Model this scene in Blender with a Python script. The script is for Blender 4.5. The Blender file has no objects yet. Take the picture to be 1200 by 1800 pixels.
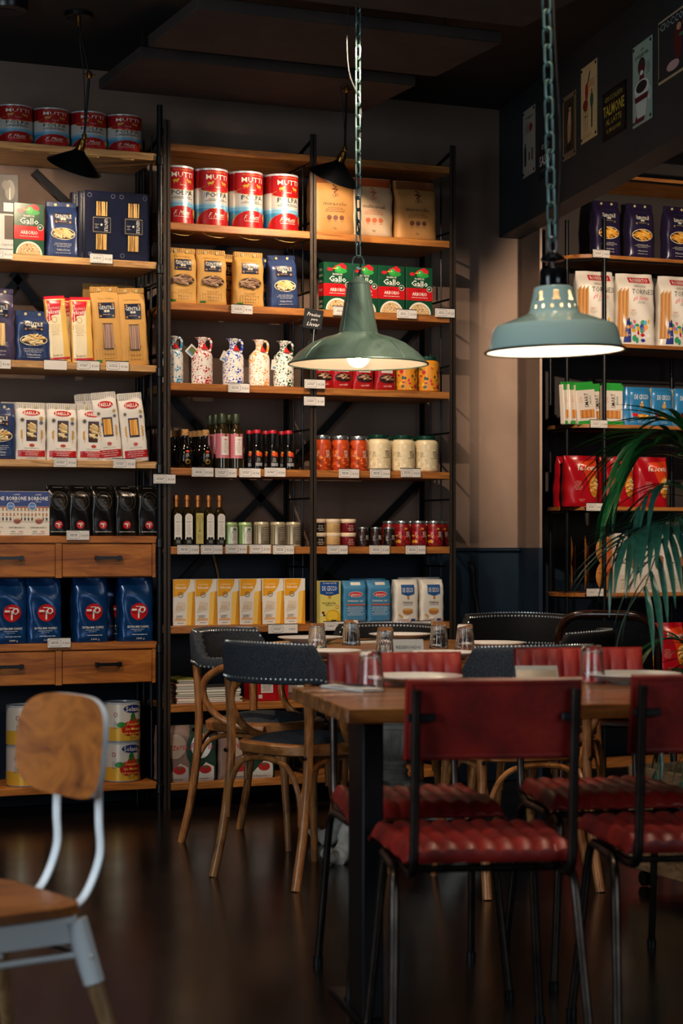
import bpy, math, random
from mathutils import Vector, Matrix
random.seed(7)
S = bpy.context.scene
COL = S.collection
sin, cos, pi = math.sin, math.cos, math.pi

# ------------------------------------------------------------------ camera
# The room is laid out square to the shelving wall: X runs along it, Y into it.
F, HC = 3400.0, 1.124                      # focal length in pixels of a 1200x1800 frame, eye height
CS, SN = 0.92, 0.392
cam = bpy.data.cameras.new('camera'); camo = bpy.data.objects.new('camera', cam); COL.objects.link(camo)
camo.location = (0, 0, HC); camo.rotation_euler = (pi / 2, 0, -math.atan2(SN, CS))
cam.sensor_fit = 'VERTICAL'; cam.sensor_height = 36; cam.sensor_width = 24; cam.lens = 68
cam.shift_y = 55 / 1800; cam.clip_end = 60
cam.dof.use_dof = True; cam.dof.focus_distance = 8.1; cam.dof.aperture_fstop = 4.5
S.camera = camo
S.cycles.caustics_reflective = False; S.cycles.caustics_refractive = True
S.view_settings.view_transform = 'Standard'; S.view_settings.look = 'None'
S.view_settings.gamma = 1; S.view_settings.use_curve_mapping = False
S.view_settings.exposure = 0.0

def k(px):
    t = (px - 600) / F
    return (SN + CS * t) / (CS - SN * t)
def onY(px, Y):                            # point of the plane Y=const seen at column px -> X, distance
    t = (px - 600) / F; Z = Y / (CS - SN * t)
    return Z * (SN + CS * t), Z
def atZ(px, Z):
    t = (px - 600) / F
    return Z * (SN + CS * t), Z * (CS - SN * t)
def hz(py, Z): return HC - (py - 955) / F * Z
def dep(X, Y): return X * SN + Y * CS

# ------------------------------------------------------------------ world and lights
w = bpy.data.worlds.new('world'); S.world = w; w.use_nodes = True
w.node_tree.nodes['Background'].inputs[0].default_value = (0.30, 0.42, 0.55, 1)
w.node_tree.nodes['Background'].inputs[1].default_value = 0.02

def light(name, kind, loc, energy, col, target=None, **kw):
    l = bpy.data.lights.new(name, kind); l.energy = energy; l.color = col
    for a, b in kw.items(): setattr(l, a, b)
    o = bpy.data.objects.new(name, l); COL.objects.link(o); o.location = loc
    if target is not None:
        o.rotation_euler = (Vector(target) - Vector(loc)).to_track_quat('-Z', 'Y').to_euler()
    return o
WARM = (1.0, 0.78, 0.57)
# track spots hung from the ceiling in the middle of the room, aimed at the shelves
SPOTS = [((0.9, 5.6, 3.05), (2.3, 7.9, .85), 160), ((2.3, 5.7, 3.05), (3.1, 7.9, .9), 150),
         ((2.5, 6.1, 3.0), (4.1, 8.1, 1.2), 250)]
for i, (a, b, e) in enumerate(SPOTS):
    light('track_spot_light', 'SPOT', a, e, WARM, b, spot_size=math.radians(50), spot_blend=0.3, shadow_soft_size=0.02)
light('niche_spot_light', 'SPOT', (4.15, 6.6, 2.5), 170, WARM, (5.6, 8.5, 1.6), spot_size=math.radians(80), spot_blend=0.5, shadow_soft_size=0.02)
# small downlights over the tables
for nm, (x_, z_), (tx, tz, th), e, sz in (('back_table', (.75, 6.2), (.1, 6.9, .7), 130, 56), ('near_table', (.55, 4.75), (.55, 4.95, .4), 62, 62), ('corner', (-1.0, 3.75), (-.55, 3.7, .6), 45, 50)):
    light(nm + '_downlight', 'SPOT', (x_ * CS + z_ * SN, -x_ * SN + z_ * CS, 3.12), e, WARM, (tx * CS + tz * SN, -tx * SN + tz * CS, th), spot_size=math.radians(sz), spot_blend=.6, shadow_soft_size=.03)
# daylight through the shop window, left of and behind the camera
light('window_daylight', 'AREA', (-1.19, 3.33, 1.75), 60, (0.78, 0.9, 1.0), (1.6, 5.2, 1.0), shape='RECTANGLE', size=1.6, size_y=2.3)
light('street_window_daylight', 'AREA', (3.4, -1.0, 2.0), 36, (0.82, 0.92, 1.0), (2.5, 6, 1.0), shape='RECTANGLE', size=2.4, size_y=1.6)

# ------------------------------------------------------------------ materials
def lin(c):
    if isinstance(c, str):
        c = c.lstrip('#'); c = [int(c[i:i + 2], 16) / 255 for i in (0, 2, 4)]
        return tuple(x / 12.92 if x <= .04045 else ((x + .055) / 1.055) ** 2.4 for x in c)
    return tuple(c)
def new_mat(name, col=(.5, .5, .5), rough=.5, metal=0, **kw):
    m = bpy.data.materials.new(name); m.use_nodes = True
    b = m.node_tree.nodes['Principled BSDF']
    b.inputs['Base Color'].default_value = (*lin(col), 1)
    b.inputs['Roughness'].default_value = rough; b.inputs['Metallic'].default_value = metal
    for a, v in kw.items(): b.inputs[a.replace('_', ' ')].default_value = v
    return m
def N(m, t, **kw):
    n = m.node_tree.nodes.new(t)
    for a, v in kw.items(): setattr(n, a, v)
    return n
def L(m, a, b): m.node_tree.links.new(a, b)
def coords(m, scale=(1, 1, 1), kind='Object'):
    tc = N(m, 'ShaderNodeTexCoord'); mp = N(m, 'ShaderNodeMapping')
    mp.inputs['Scale'].default_value = scale; L(m, tc.outputs[kind], mp.inputs[0]); return mp.outputs[0]
def ramp(m, fac, stops):
    r = N(m, 'ShaderNodeValToRGB'); L(m, fac, r.inputs[0]); e = r.color_ramp.elements
    while len(e) < len(stops): e.new(.5)
    for x, (p, c) in zip(e, stops): x.position = p; x.color = (*lin(c), 1)
    return r.outputs[0]
def noise(m, vec, sc=5, det=4, ro=.5, dist=0):
    n = N(m, 'ShaderNodeTexNoise'); n.inputs['Scale'].default_value = sc; n.inputs['Detail'].default_value = det
    n.inputs['Roughness'].default_value = ro; n.inputs['Distortion'].default_value = dist
    L(m, vec, n.inputs['Vector']); return n.outputs[0]
def bump(m, h, st=.2, dist=.01):
    b = N(m, 'ShaderNodeBump'); b.inputs['Strength'].default_value = st; b.inputs['Distance'].default_value = dist
    L(m, h, b.inputs['Height']); L(m, b.outputs[0], m.node_tree.nodes['Principled BSDF'].inputs['Normal'])
def bc(m, out): L(m, out, m.node_tree.nodes['Principled BSDF'].inputs['Base Color'])
def noisy(name, stops, rough, sc=6, scale=(1, 1, 1), metal=0, bst=.1, det=5, dist=0, bsc=None, **kw):
    m = new_mat(name, (.5, .5, .5), rough, metal, **kw); v = coords(m, scale); n = noise(m, v, sc, det, .55, dist)
    bc(m, ramp(m, n, stops))
    if bst: bump(m, noise(m, v, bsc or sc * 3, 3), bst, .004)
    return m
def wood(name, c1, c2, c3, rough=.45, scale=(1, 12, 12), sc=3.0):
    m = new_mat(name, c1, rough); v = coords(m, scale)
    n = noise(m, v, sc, 8, .62, 1.2); bc(m, ramp(m, n, [(.3, c3), (.48, c1), (.62, c2), (.78, c1)]))
    bump(m, n, .12, .004); return m
def printm(name, rough, metal=0, bst=0, bsc=60, **kw):
    m = new_mat(name, (.5, .5, .5), rough, metal, **kw)
    a = N(m, 'ShaderNodeAttribute'); a.attribute_name = 'Col'; bc(m, a.outputs['Color'])
    if bst: bump(m, noise(m, coords(m), bsc, 3), bst, .003)
    return m
M = dict(
    print=printm('printed_card', .55), gloss=printm('glossy_print', .28), foil=printm('crinkled_foil', .25, .35, .5, 30),
    bagp=printm('matt_paper_bag', .6, 0, .3, 40), tin=printm('lithographed_tin', .3, .25),
    wall=noisy('grey_plaster', [(.3, '#725f52'), (.7, '#80695a')], .75, 3, bsc=90, bst=.15),
    niche=noisy('dark_grey_plaster', [(.3, '#3b3433'), (.7, '#453e3c')], .8, 3, bsc=90, bst=.15), pewter=new_mat('dull_pewter', '#70757a', .5, .3),
    blue=noisy('dark_blue_paint', [(.3, '#061826'), (.7, '#081e30')], .5, 4, bsc=60, bst=.05),
    beam=noisy('dark_green_grey_paint', [(.3, '#20262a'), (.7, '#262e31')], .6, 3, bsc=60, bst=.05),
    ceil=noisy('black_ceiling_paint', [(.3, '#0c0c0e'), (.7, '#121214')], .8, 3, bst=0),
    baffle=noisy('brown_felt_panel', [(.3, '#2e2622'), (.7, '#3a302b')], .95, 8, bsc=200, bst=.2),
    pine=wood('orange_pine', '#9c5f2a', '#b27436', '#703f18', .45, (1.2, 14, 14)),
    pale=wood('pale_bamboo', '#b98d58', '#cfa56d', '#93683a', .4, (1.5, 18, 18)),
    drawer=wood('orange_knotty_pine', '#96551f', '#ae6a28', '#683510', .45, (1.0, 1, 9), 3),
    steel=new_mat('black_steel', '#17181b', .38, .6), dsteel=new_mat('brown_black_steel', '#3c322a', .42, .45),
    tube=noisy('worn_gunmetal_tube', [(.3, '#3a332f'), (.7, '#5a5049')], .3, 14, metal=.9, bst=.05),
    brass=new_mat('aged_brass', '#8a5f2c', .3, .95), black=new_mat('black_enamel', '#08090b', .3),
    white_in=new_mat('white_enamel_inside', '#f3ead8', .4), card=new_mat('white_card', '#e6e2da', .6),
    ceramic=new_mat('white_porcelain', '#e9e6e0', .18), cloth=noisy('white_napkin', [(.3, '#dcd8d0'), (.7, '#ece8e0')], .85, 60),
    silver=new_mat('brushed_silver', '#b4b9bc', .38, .85), cutl=new_mat('cutlery_steel', '#b8b8b8', .15, 1),
    bent=wood('bent_beech', '#985e30', '#b57a44', '#67401f', .28, (9, 9, 2), 3), benth=wood('bent_beech_rail', '#985e30', '#b57a44', '#67401f', .3, (3, 3, 9), 3),
    darkwood=wood('dark_glossy_bentwood', '#2a130a', '#3a1c0f', '#140804', .18, (9, 9, 2), 3),
    navy=noisy('charcoal_weave', [(.35, '#2c2e32'), (.65, '#45494f')], .95, 220, Specular_IOR_Level=.15, bst=.5, bsc=300, det=2),
    blackfab=noisy('black_leatherette', [(.3, '#0d0d0e'), (.7, '#131212')], .7, 80, Specular_IOR_Level=.18, bst=.3, bsc=120),
    leather=noisy('oxblood_leather', [(.25, '#560e09'), (.55, '#8c1a10'), (.8, '#a32c1a')], .5, 9, bst=.25, bsc=60),
    tabletop=wood('oiled_acacia_top', '#7e4a22', '#a4682f', '#4c280f', .22, (1.2, 9, 9), 2.4),
    backtop=wood('oiled_plank_top', '#87582c', '#a8743d', '#5c3819', .3, (1.5, 9, 9), 2.5),
    stone=noisy('weathered_cast_stone', [(.3, '#8a8478'), (.5, '#bdb7aa'), (.75, '#d8d2c6')], .85, 12, bst=.4, bsc=40),
    seatw=noisy('distressed_elm_veneer', [(.30, '#2e1a0d'), (.40, '#7e4720'), (.58, '#a8642a'), (.78, '#70401b')], .42, 2.2, (3.2, 3.2, 5.5), bst=.1, dist=.9, det=3),
    whitem=noisy('white_painted_steel', [(.2, '#a9b1b5'), (.32, '#eaf0f2'), (.8, '#f2f6f8')], .32, 9, bst=.05),
    legw=wood('light_ash_leg', '#8f6b45', '#a8835a', '#6b4c2c', .4, (9, 9, 2), 3),
    patina=noisy('green_patina_metal', [(.30, '#30332f'), (.42, '#5b7467'), (.6, '#768f83'), (.72, '#4a544d')], .38, 5, (1, 1, .6), metal=.35, dist=1.0, bsc=25, bst=.15),
    enamel=new_mat('pale_teal_enamel', '#a5c3be', .16, 0, Coat_Weight=.6), link=new_mat('galvanised_chain', '#6d8a86', .4, .8),
    rib=new_mat('black_ceramic', '#0b0d10', .15), clips=new_mat('black_label_holder', '#101012', .4),
    cork=noisy('cork_stopper', [(.3, '#9a6a38'), (.7, '#c2935a')], .7, 90), copper=new_mat('copper_foil_cap', '#b5703a', .3, .8),
    greencap=new_mat('olive_capsule', '#3c4430', .35, .3), redcap=new_mat('red_cap', '#b3182a', .35), steelcap=new_mat('silver_lid', '#aab0b4', .25, .9),
    greenlid=new_mat('dark_green_lid', '#0c3a2c', .3, .2), creamlid=new_mat('cream_lid', '#d9c3a4', .5),
    dglass=new_mat('dark_vinegar_glass', '#0a0808', .06, 0, Coat_Weight=.5), oliveg=new_mat('dark_olive_glass', '#241c08', .06, 0, Coat_Weight=.5),
    seal=new_mat('red_wax_seal', '#c02420', .35), leaf=noisy('palm_leaf', [(.3, '#174f26'), (.7, '#2f7a3c')], .35, 8, bst=0),
    leafb=noisy('bluish_palm_leaf', [(.3, '#1a4a40'), (.7, '#346b5c')], .3, 8, bst=0), stem=new_mat('palm_stalk', '#38502a', .5),
    crate=wood('weathered_crate_wood', '#8a6a48', '#a68560', '#5f452c', .6, (4, 4, 12), 3), soil=noisy('potting_soil', [(.3, '#120c08'), (.7, '#241a12')], .95, 40),
    caster=new_mat('black_caster', '#0a0a0a', .3), pages=noisy('paper_edges', [(.3, '#a8a296'), (.7, '#d8d2c6')], .8, 5, (1, 1, 400), bst=0),
    cord=new_mat('black_cord', '#0a0a0c', .6),
)
m = M['floor'] = new_mat('polished_dark_concrete', '#1a1513', .26, Specular_IOR_Level=.35)
v = coords(m); n_ = noise(m, v, 1.2, 8, .6); bc(m, ramp(m, n_, [(.3, '#0d0a0a'), (.7, '#191311')]))
rr = N(m, 'ShaderNodeMapRange'); rr.inputs[3].default_value = .13; rr.inputs[4].default_value = .28
L(m, noise(m, v, 3, 6), rr.inputs[0]); L(m, rr.outputs[0], m.node_tree.nodes['Principled BSDF'].inputs['Roughness'])
bump(m, noise(m, v, 30, 3), .03, .003)
m = M['glass'] = new_mat('clear_glass', '#ffffff', .02, 0, IOR=1.45, Transmission_Weight=1.0)
m = M['cello'] = new_mat('clear_cellophane', '#ffffff', .1, 0, IOR=1.15, Transmission_Weight=1.0)
m.node_tree.nodes['Principled BSDF'].inputs['Alpha'].default_value = .35
m = M['bulb'] = new_mat('warm_bulb', '#fff0d0', .1); b_ = m.node_tree.nodes['Principled BSDF']
b_.inputs['Emission Color'].default_value = (1, .68, .36, 1); b_.inputs['Emission Strength'].default_value = 14
M['bulbglass'] = new_mat('bulb_glass', '#fff2dc', .05); M['bulbglass'].node_tree.nodes['Principled BSDF'].inputs['Alpha'].default_value = .22
m = M['filament'] = new_mat('lit_filament', '#fff0d0', .1); b_ = m.node_tree.nodes['Principled BSDF']
b_.inputs['Emission Color'].default_value = (1, .72, .42, 1); b_.inputs['Emission Strength'].default_value = 220
def speck(name, c):
    m = new_mat(name, '#efe9de', .12, 0, Coat_Weight=.5); v = coords(m)
    a = noise(m, v, 120, 1.5, .5, .8); b = noise(m, v, 14, 2)
    mx = N(m, 'ShaderNodeMath', operation='ADD'); L(m, a, mx.inputs[0]); s = N(m, 'ShaderNodeMath', operation='MULTIPLY'); s.inputs[1].default_value = .45
    L(m, b, s.inputs[0]); L(m, s.outputs[0], mx.inputs[1])
    r = ramp(m, mx.outputs[0], [(.775, '#efe9de'), (.785, c)]); bc(m, r); return m
for kk, c in dict(sky='#2a8fc0', red='#b81f2a', cob='#1a3fae', ora='#e8922e', grn='#123b22').items(): M['sp_' + kk] = speck('speckle_glaze_' + kk, c)

# ------------------------------------------------------------------ mesh builder
class MB:
    def __init__(s): s.v = []; s.f = []; s.c = []; s.mi = []; s.sm = []
    def add(s, vs, fs, col=None, mi=0, sm=True, tf=None):
        o = len(s.v)
        if tf is not None: vs = [tf @ Vector(p) for p in vs]
        s.v += [tuple(p) for p in vs]
        c = lin(col) if col is not None else (.5, .5, .5)
        for f in fs: s.f.append(tuple(i + o for i in f)); s.c.append(c); s.mi.append(mi); s.sm.append(sm)
        return s
    def box(s, x0, y0, z0, x1, y1, z1, col=None, mi=0, tf=None, ch=0):
        if ch:                                  # softened edges
            bx = [(x0, x1), (y0, y1), (z0, z1)]; vs = []; idx = {}
            for ax in range(3):
                for i in (0, 1):
                    for j in (0, 1):
                        for kq in (0, 1):
                            q = (i, j, kq); p = [bx[a][q[a]] + (0 if a == ax else (ch if q[a] == 0 else -ch)) for a in range(3)]
                            idx[(ax, q)] = len(vs); vs.append(p)
            fs = []
            for ax in range(3):
                a, b = [t for t in range(3) if t != ax]
                for e in (0, 1):
                    ring = []
                    for (p, q) in ((0, 0), (1, 0), (1, 1), (0, 1)):
                        t = [0, 0, 0]; t[ax] = e; t[a] = p; t[b] = q; ring.append(idx[(ax, tuple(t))])
                    fs.append(ring if (e == 1) == (ax != 1) else ring[::-1])
            for ax in range(3):
                a, b = [t for t in range(3) if t != ax]
                for p in (0, 1):
                    for q in (0, 1):
                        t0 = [0, 0, 0]; t0[a] = p; t0[b] = q; t1 = list(t0); t1[ax] = 1; t0, t1 = tuple(t0), tuple(t1)
                        fs.append([idx[(a, t0)], idx[(b, t0)], idx[(b, t1)], idx[(a, t1)]])
            for q in [(i, j, kq) for i in (0, 1) for j in (0, 1) for kq in (0, 1)]: fs.append([idx[(0, q)], idx[(1, q)], idx[(2, q)]])
            return s.add(vs, fs, col, mi, False, tf)
        vs = [(x0, y0, z0), (x1, y0, z0), (x1, y1, z0), (x0, y1, z0), (x0, y0, z1), (x1, y0, z1), (x1, y1, z1), (x0, y1, z1)]
        return s.add(vs, [(3, 2, 1, 0), (4, 5, 6, 7), (0, 1, 5, 4), (1, 2, 6, 5), (2, 3, 7, 6), (3, 0, 4, 7)], col, mi, False, tf)
    def tube(s, pts, r, n=8, col=None, mi=0, closed=False, tf=None, flat=1.0):
        P = [Vector(p) for p in pts]; m = len(P); R = r if isinstance(r, (list, tuple)) else [r] * m
        T = []
        for i in range(m):
            a = P[(i - 1) % m] if (closed or i > 0) else P[i]; b = P[(i + 1) % m] if (closed or i < m - 1) else P[i]
            T.append((b - a).normalized())
        up = Vector((0, 0, 1)) if abs(T[0].z) < .9 else Vector((1, 0, 0))
        nrm = T[0].cross(up).normalized(); vs = []
        for i in range(m):
            nrm = (nrm - T[i] * nrm.dot(T[i])).normalized(); bn = T[i].cross(nrm)
            for j in range(n):
                a = 2 * pi * j / n; vs.append(P[i] + (nrm * cos(a) + bn * sin(a) * flat) * R[i])
        fs = []
        for i in range(m if closed else m - 1):
            for j in range(n):
                a, b = i * n + j, i * n + (j + 1) % n; c, d = ((i + 1) % m) * n + (j + 1) % n, ((i + 1) % m) * n + j
                fs.append((a, b, c, d))
        if not closed: fs += [tuple(range(n))[::-1], tuple((m - 1) * n + j for j in range(n))]
        return s.add(vs, fs, col, mi, True, tf)
    def lathe(s, prof, n=24, col=None, mi=0, sm=True, tf=None, mod=None, a0=0):
        vs = []; fs = []; m = len(prof)
        for (r, z) in prof:
            for j in range(n):
                a = a0 + 2 * pi * j / n; q = r * (mod(a, z) if mod else 1); vs.append((q * cos(a), q * sin(a), z))
        for i in range(m - 1):
            for j in range(n): fs.append((i * n + j, i * n + (j + 1) % n, (i + 1) * n + (j + 1) % n, (i + 1) * n + j))
        if prof[0][0] > 1e-6: fs.append(tuple(range(n))[::-1])
        if prof[-1][0] > 1e-6: fs.append(tuple((m - 1) * n + j for j in range(n)))
        return s.add(vs, fs, col, mi, sm, tf)
    def surf(s, fn, nu, nv, col=None, mi=0, cu=False, cv=False, tf=None, sm=True):
        vs = [fn(i / nu, j / nv) for i in range(nu + (0 if cu else 1)) for j in range(nv + (0 if cv else 1))]
        W = nv + (0 if cv else 1); H = nu + (0 if cu else 1); fs = []
        for i in range(nu):
            for j in range(nv):
                fs.append((i * W + j, ((i + 1) % H) * W + j, ((i + 1) % H) * W + (j + 1) % W, i * W + (j + 1) % W))
        return s.add(vs, fs, col, mi, sm, tf)
    def build(s, name, mats, parent=None, loc=None, rz=0, ang=38):
        me = bpy.data.meshes.new(name); me.from_pydata(s.v, [], s.f)
        mats = mats if isinstance(mats, (list, tuple)) else [mats]
        for q in mats: me.materials.append(M[q] if isinstance(q, str) else q)
        me.polygons.foreach_set('material_index', s.mi); me.polygons.foreach_set('use_smooth', s.sm)
        if any(c != (.5, .5, .5) for c in s.c):
            at = me.color_attributes.new('Col', 'FLOAT_COLOR', 'CORNER'); buf = []
            for f, c in zip(s.f, s.c): buf += [*c, 1.0] * len(f)
            at.data.foreach_set('color', buf)
        me.validate(); me.update()
        try: me.set_sharp_from_angle(angle=math.radians(ang))
        except Exception: pass
        o = bpy.data.objects.new(name, me); COL.objects.link(o)
        if parent is not None: o.parent = parent
        if loc is not None: o.location = loc
        o.rotation_euler.z = rz
        return o
def smooth_path(pts, n=6):                  # Catmull-Rom
    P = [Vector(p) for p in pts]; out = []
    for i in range(len(P) - 1):
        a, b, c, d = P[max(i - 1, 0)], P[i], P[i + 1], P[min(i + 2, len(P) - 1)]
        for j in range(n):
            t = j / n
            out.append(.5 * ((2 * b) + (c - a) * t + (2 * a - 5 * b + 4 * c - d) * t * t + (3 * b - a - 3 * c + d) * t ** 3))
    out.append(P[-1]); return out

# ------------------------------------------------------------------ object helpers
def tag(o, label=None, cat=None, group=None, kind=None):
    for a, b in (('label', label), ('category', cat), ('group', group), ('kind', kind)):
        if b: o[a] = b
    return o
def thing(name, label, cat, loc=(0, 0, 0), rz=0, group=None):
    o = bpy.data.objects.new(name, None); COL.objects.link(o); o.location = loc; o.rotation_euler.z = rz
    return tag(o, label, cat, group)
def copy_tree(o, parent=None):
    c = o.copy(); COL.objects.link(c); c.parent = parent
    for ch in o.children: copy_tree(ch, c)
    return c
PROTO = {}; USED = set()
def put(key, loc, rz=0, label='', cat='', group=None, sc=None, rx=0, ry=0):
    o = PROTO[key]
    if key in USED: o = copy_tree(o)
    USED.add(key); o.location = loc; o.rotation_euler = (rx, ry, rz)
    if sc: o.scale = sc
    for a in ('label', 'category', 'group'):
        if a in o: del o[a]
    return tag(o, label, cat, group)
ORD = ['second', 'third', 'fourth', 'fifth', 'sixth', 'seventh', 'eighth']
def ordinal(i, n):
    if n == 1: return ''
    if i == 0: return 'leftmost'
    if i == n - 1: return 'rightmost'
    return ORD[i - 1] + ' from left'

# ------------------------------------------------------------------ flat print that follows a surface
GLY = {}
def glyph(txt, bold=0.0, shear=0.0):
    key = (txt, bold, shear)
    if key in GLY: return GLY[key]
    cu = bpy.data.curves.new('t', 'FONT'); cu.body = txt; cu.size = 1.4; cu.resolution_u = 1; cu.offset = bold * .28; cu.shear = shear
    cu.align_x = 'CENTER'; ob = bpy.data.objects.new('t', cu); COL.objects.link(ob)
    dg = bpy.context.evaluated_depsgraph_get(); ev = ob.evaluated_get(dg); me = ev.to_mesh()
    V = [(v.co.x, v.co.y) for v in me.vertices]; Fc = [tuple(p.vertices) for p in me.polygons]
    ev.to_mesh_clear(); bpy.data.objects.remove(ob); bpy.data.curves.remove(cu)
    if V:
        x0, x1 = min(a for a, b in V), max(a for a, b in V); V = [(a - (x0 + x1) / 2, b) for a, b in V]
        GLY[key] = (V, Fc, x1 - x0)
    else: GLY[key] = ([], [], 1)
    return GLY[key]
EPS = 0.0007
class Print:
    def __init__(s, mapf): s.m = mapf; s.b = MB()
    def rect(s, x0, y0, x1, y1, col, l=1, cell=.012):
        nx, ny = max(1, math.ceil(abs(x1 - x0) / cell)), max(1, math.ceil(abs(y1 - y0) / cell))
        s.b.surf(lambda u, v: s.m(x0 + (x1 - x0) * u, y0 + (y1 - y0) * v, l * EPS), nx, ny, col); return s
    def quad(s, P, col, l=1, n=4):
        (a, b, c, d) = [Vector((*p, 0)) for p in P]
        def fn(u, v): p = a.lerp(b, u).lerp(d.lerp(c, u), v); return s.m(p.x, p.y, l * EPS)
        s.b.surf(fn, n, n, col); return s
    def ell(s, cx, cy, rx, ry, col, l=1, n=18, a0=0, a1=2 * pi, rings=3):
        if rings > 1: rings = max(2, math.ceil(max(rx, ry) / .009))
        def fn(u, v): a = a0 + (a1 - a0) * v; return s.m(cx + rx * u * cos(a), cy + ry * u * sin(a), l * EPS)
        s.b.surf(fn, rings, n, col); return s
    def ring(s, cx, cy, rx, ry, th, col, l=1, n=18):
        def fn(u, v): a = 2 * pi * v; return s.m(cx + (rx - th * u) * cos(a), cy + (ry - th * u) * sin(a), l * EPS)
        s.b.surf(fn, 1, n, col); return s
    def text(s, t, cx, cy, h, col, l=2, w=None, bold=.0, shear=0, rot=0):
        V, Fc, W = glyph(t, bold, shear); sx = (w / W) if w else h
        cr, sr = cos(rot), sin(rot); vs = []
        for a, b in V:
            a *= sx; b = b * h - h / 2; vs.append(s.m(cx + a * cr - b * sr, cy + a * sr + b * cr, l * EPS))
        s.b.add(vs, Fc, col, 0, False); return s
    def lines(s, cx, y, w, n, gap, col, l=2, th=.0012, seed=1):
        R = random.Random(seed)
        for i in range(n):
            ww = w * R.uniform(.6, 1); x = cx - ww / 2
            while x < cx + ww / 2 - .004:
                d = min(R.uniform(.006, .018), cx + ww / 2 - x); s.rect(x, y - i * gap, x + d, y - i * gap + th, col, l, .03); x += d + .0022
        return s
    def done(s, name, mat, parent, **kw): return s.b.build(name, mat, parent, **kw)

def cylmap(r):
    return lambda x, y, l: ((r + l * 2.2) * sin(x / r), -(r + l * 2.2) * cos(x / r), y)
def boxmap(d): return lambda x, y, l: (x, -d / 2 - l, y)
def sidemap(w, d): return lambda x, y, l: (-w / 2 - l, -x, y)      # left side, x measured towards the front

# ------------------------------------------------------------------ room shell
ZC = 3.18; YW = 8.15; YF = 7.774; YN = 8.95
def slab(name, x0, y0, z0, x1, y1, z1, mt, ch=0, parent=None, kind='structure', sub=0):
    o = MB().box(x0, y0, z0, x1, y1, z1, ch=ch).build(name, mt, parent)
    if not parent: o['kind'] = kind
    return o
slab('floor', -6, -4, -.1, 9, 9.3, 0, 'floor')
slab('ceiling', -6, -4, ZC, 9, 9.3, ZC + .1, 'ceil')
XP = 4.401                                   # where the pier meets the shelving wall
wl = slab('wall_back', -6, YW, 1.10, XP, YW + .12, ZC, 'wall')
slab('trim_1', -6, YW - .012, .12, XP, YW + .1, 1.085, 'blue')
slab('trim_2', -6, YW - .025, 1.085, XP - .001, YW + .1, 1.103, 'blue', .004)
slab('baseboard_back', -6, YW - .028, 0, XP - .001, YW + .1, .12, 'blue', .004)
slab('wall_niche', XP - .3, YN, 0, 9, YN + .1, ZC, 'niche')
slab('trim_3', XP - .3, YN - .012, 0, 9, YN, 1.10, 'blue')
slab('wall_left', -6.1, -4, 0, -6, 9.3, ZC, 'wall')
slab('wall_right', 9, -4, 0, 9.1, 9.3, ZC, 'wall')
BD = Vector((.2045, .9788, 0)).normalized()   # run of the deep beam, towards the wall
BN = Vector((BD.y, -BD.x, 0))                 # its right-hand side
def skew(o):                                  # frame: origin at pier foot on the wall, x along BN, y along BD
    o.matrix_world = Matrix(((BN.x, BD.x, 0, XP), (BN.y, BD.y, 0, YW), (0, 0, 1, 0), (0, 0, 0, 1))); return o
bm_ = skew(MB().box(-.113, -5.2, 2.574, 0, .0, ZC, ch=.002).build('beam', 'beam')); bm_['kind'] = 'structure'
pr = skew(MB().box(0, -.305, 1.103, .012, .06, 2.60).build('wall_pier', 'wall')); pr['kind'] = 'structure'
pr = skew(MB().box(-.004, -.305, 0, .014, .06, 1.103).build('trim_4', 'blue')); pr['kind'] = 'structure'
pr = skew(MB().box(.0, .06, 0, .06, .8, ZC).build('wall_niche_side', 'beam')); pr['kind'] = 'structure'
# felt panels hung below the ceiling
def baffle(n, x0, y0, x1, y1):
    t = thing('ceiling_panel', n, 'panel', (0, 0, 0), group='felt panels under the ceiling')
    MB().box(x0, y0, 3.0, x1, y1, 3.045, ch=.004).build('felt_board', 'baffle', t)
    for a in (x0 + .1, x1 - .1): MB().tube([(a, (y0 + y1) / 2, 3.045), (a, (y0 + y1) / 2, ZC)], .003, 6).build('hanging_wire', 'steel', t)
def bz(py): return (3.0 - HC) * F / (955 - py)
ax, ay = atZ(239, bz(106)); ax2, ay2 = atZ(740, bz(146)); ax3, ay3 = atZ(172, bz(157))
baffle('brown felt ceiling panel hanging nearest the shelving wall', ax, (ay + ay2) / 2, ax2, ay3)
bx, by = atZ(344, bz(16)); bx2, by2 = atZ(885, bz(75)); bx3, by3 = atZ(258, bz(82))
baffle('middle brown felt ceiling panel, over the back table', bx, (by + by2) / 2, bx2, by3)
cx_, cy_ = atZ(920, bz(48))
baffle('brown felt ceiling panel hanging furthest from the shelves', cx_ - 1.2, cy_ - .5, cx_, cy_)

# ------------------------------------------------------------------ shelving
def zs(py, px=420, Y=YF): return hz(py, onY(px, Y)[1])
X281, X293, X550, X795 = onY(281, YF)[0], onY(293, YF)[0], onY(550, YF)[0], onY(795, YF)[0]
DEP = .335
TH = .032
SHZ = dict(S0=zs(261), S1=zs(398), S2=zs(536.5), S3=zs(676.5), S4=zs(824), S5=zs(961), S6=zs(1099), S7=zs(1235.5), S8=zs(1371))
LZ = dict(A=zs(255, 100), B=zs(450, 100), C=zs(635.5, 100), D=zs(808.5, 100), E=zs(942, 100), F=zs(1131, 100), G=zs(1383, 100))
def post(t, x, y, z1, w_=.024, mt='dsteel', round_=False):
    b = MB()
    if round_:
        b.tube([(x, y, 0), (x, y, z1)], .0125, 10)
    else:                                     # rolled angle with two flanges
        b.box(x - w_ / 2, y, 0, x + w_ / 2, y + .004, z1); b.box(x - .002, y, 0, x + .002, y + w_, z1)
    return b.build('post', mt, t)
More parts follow.
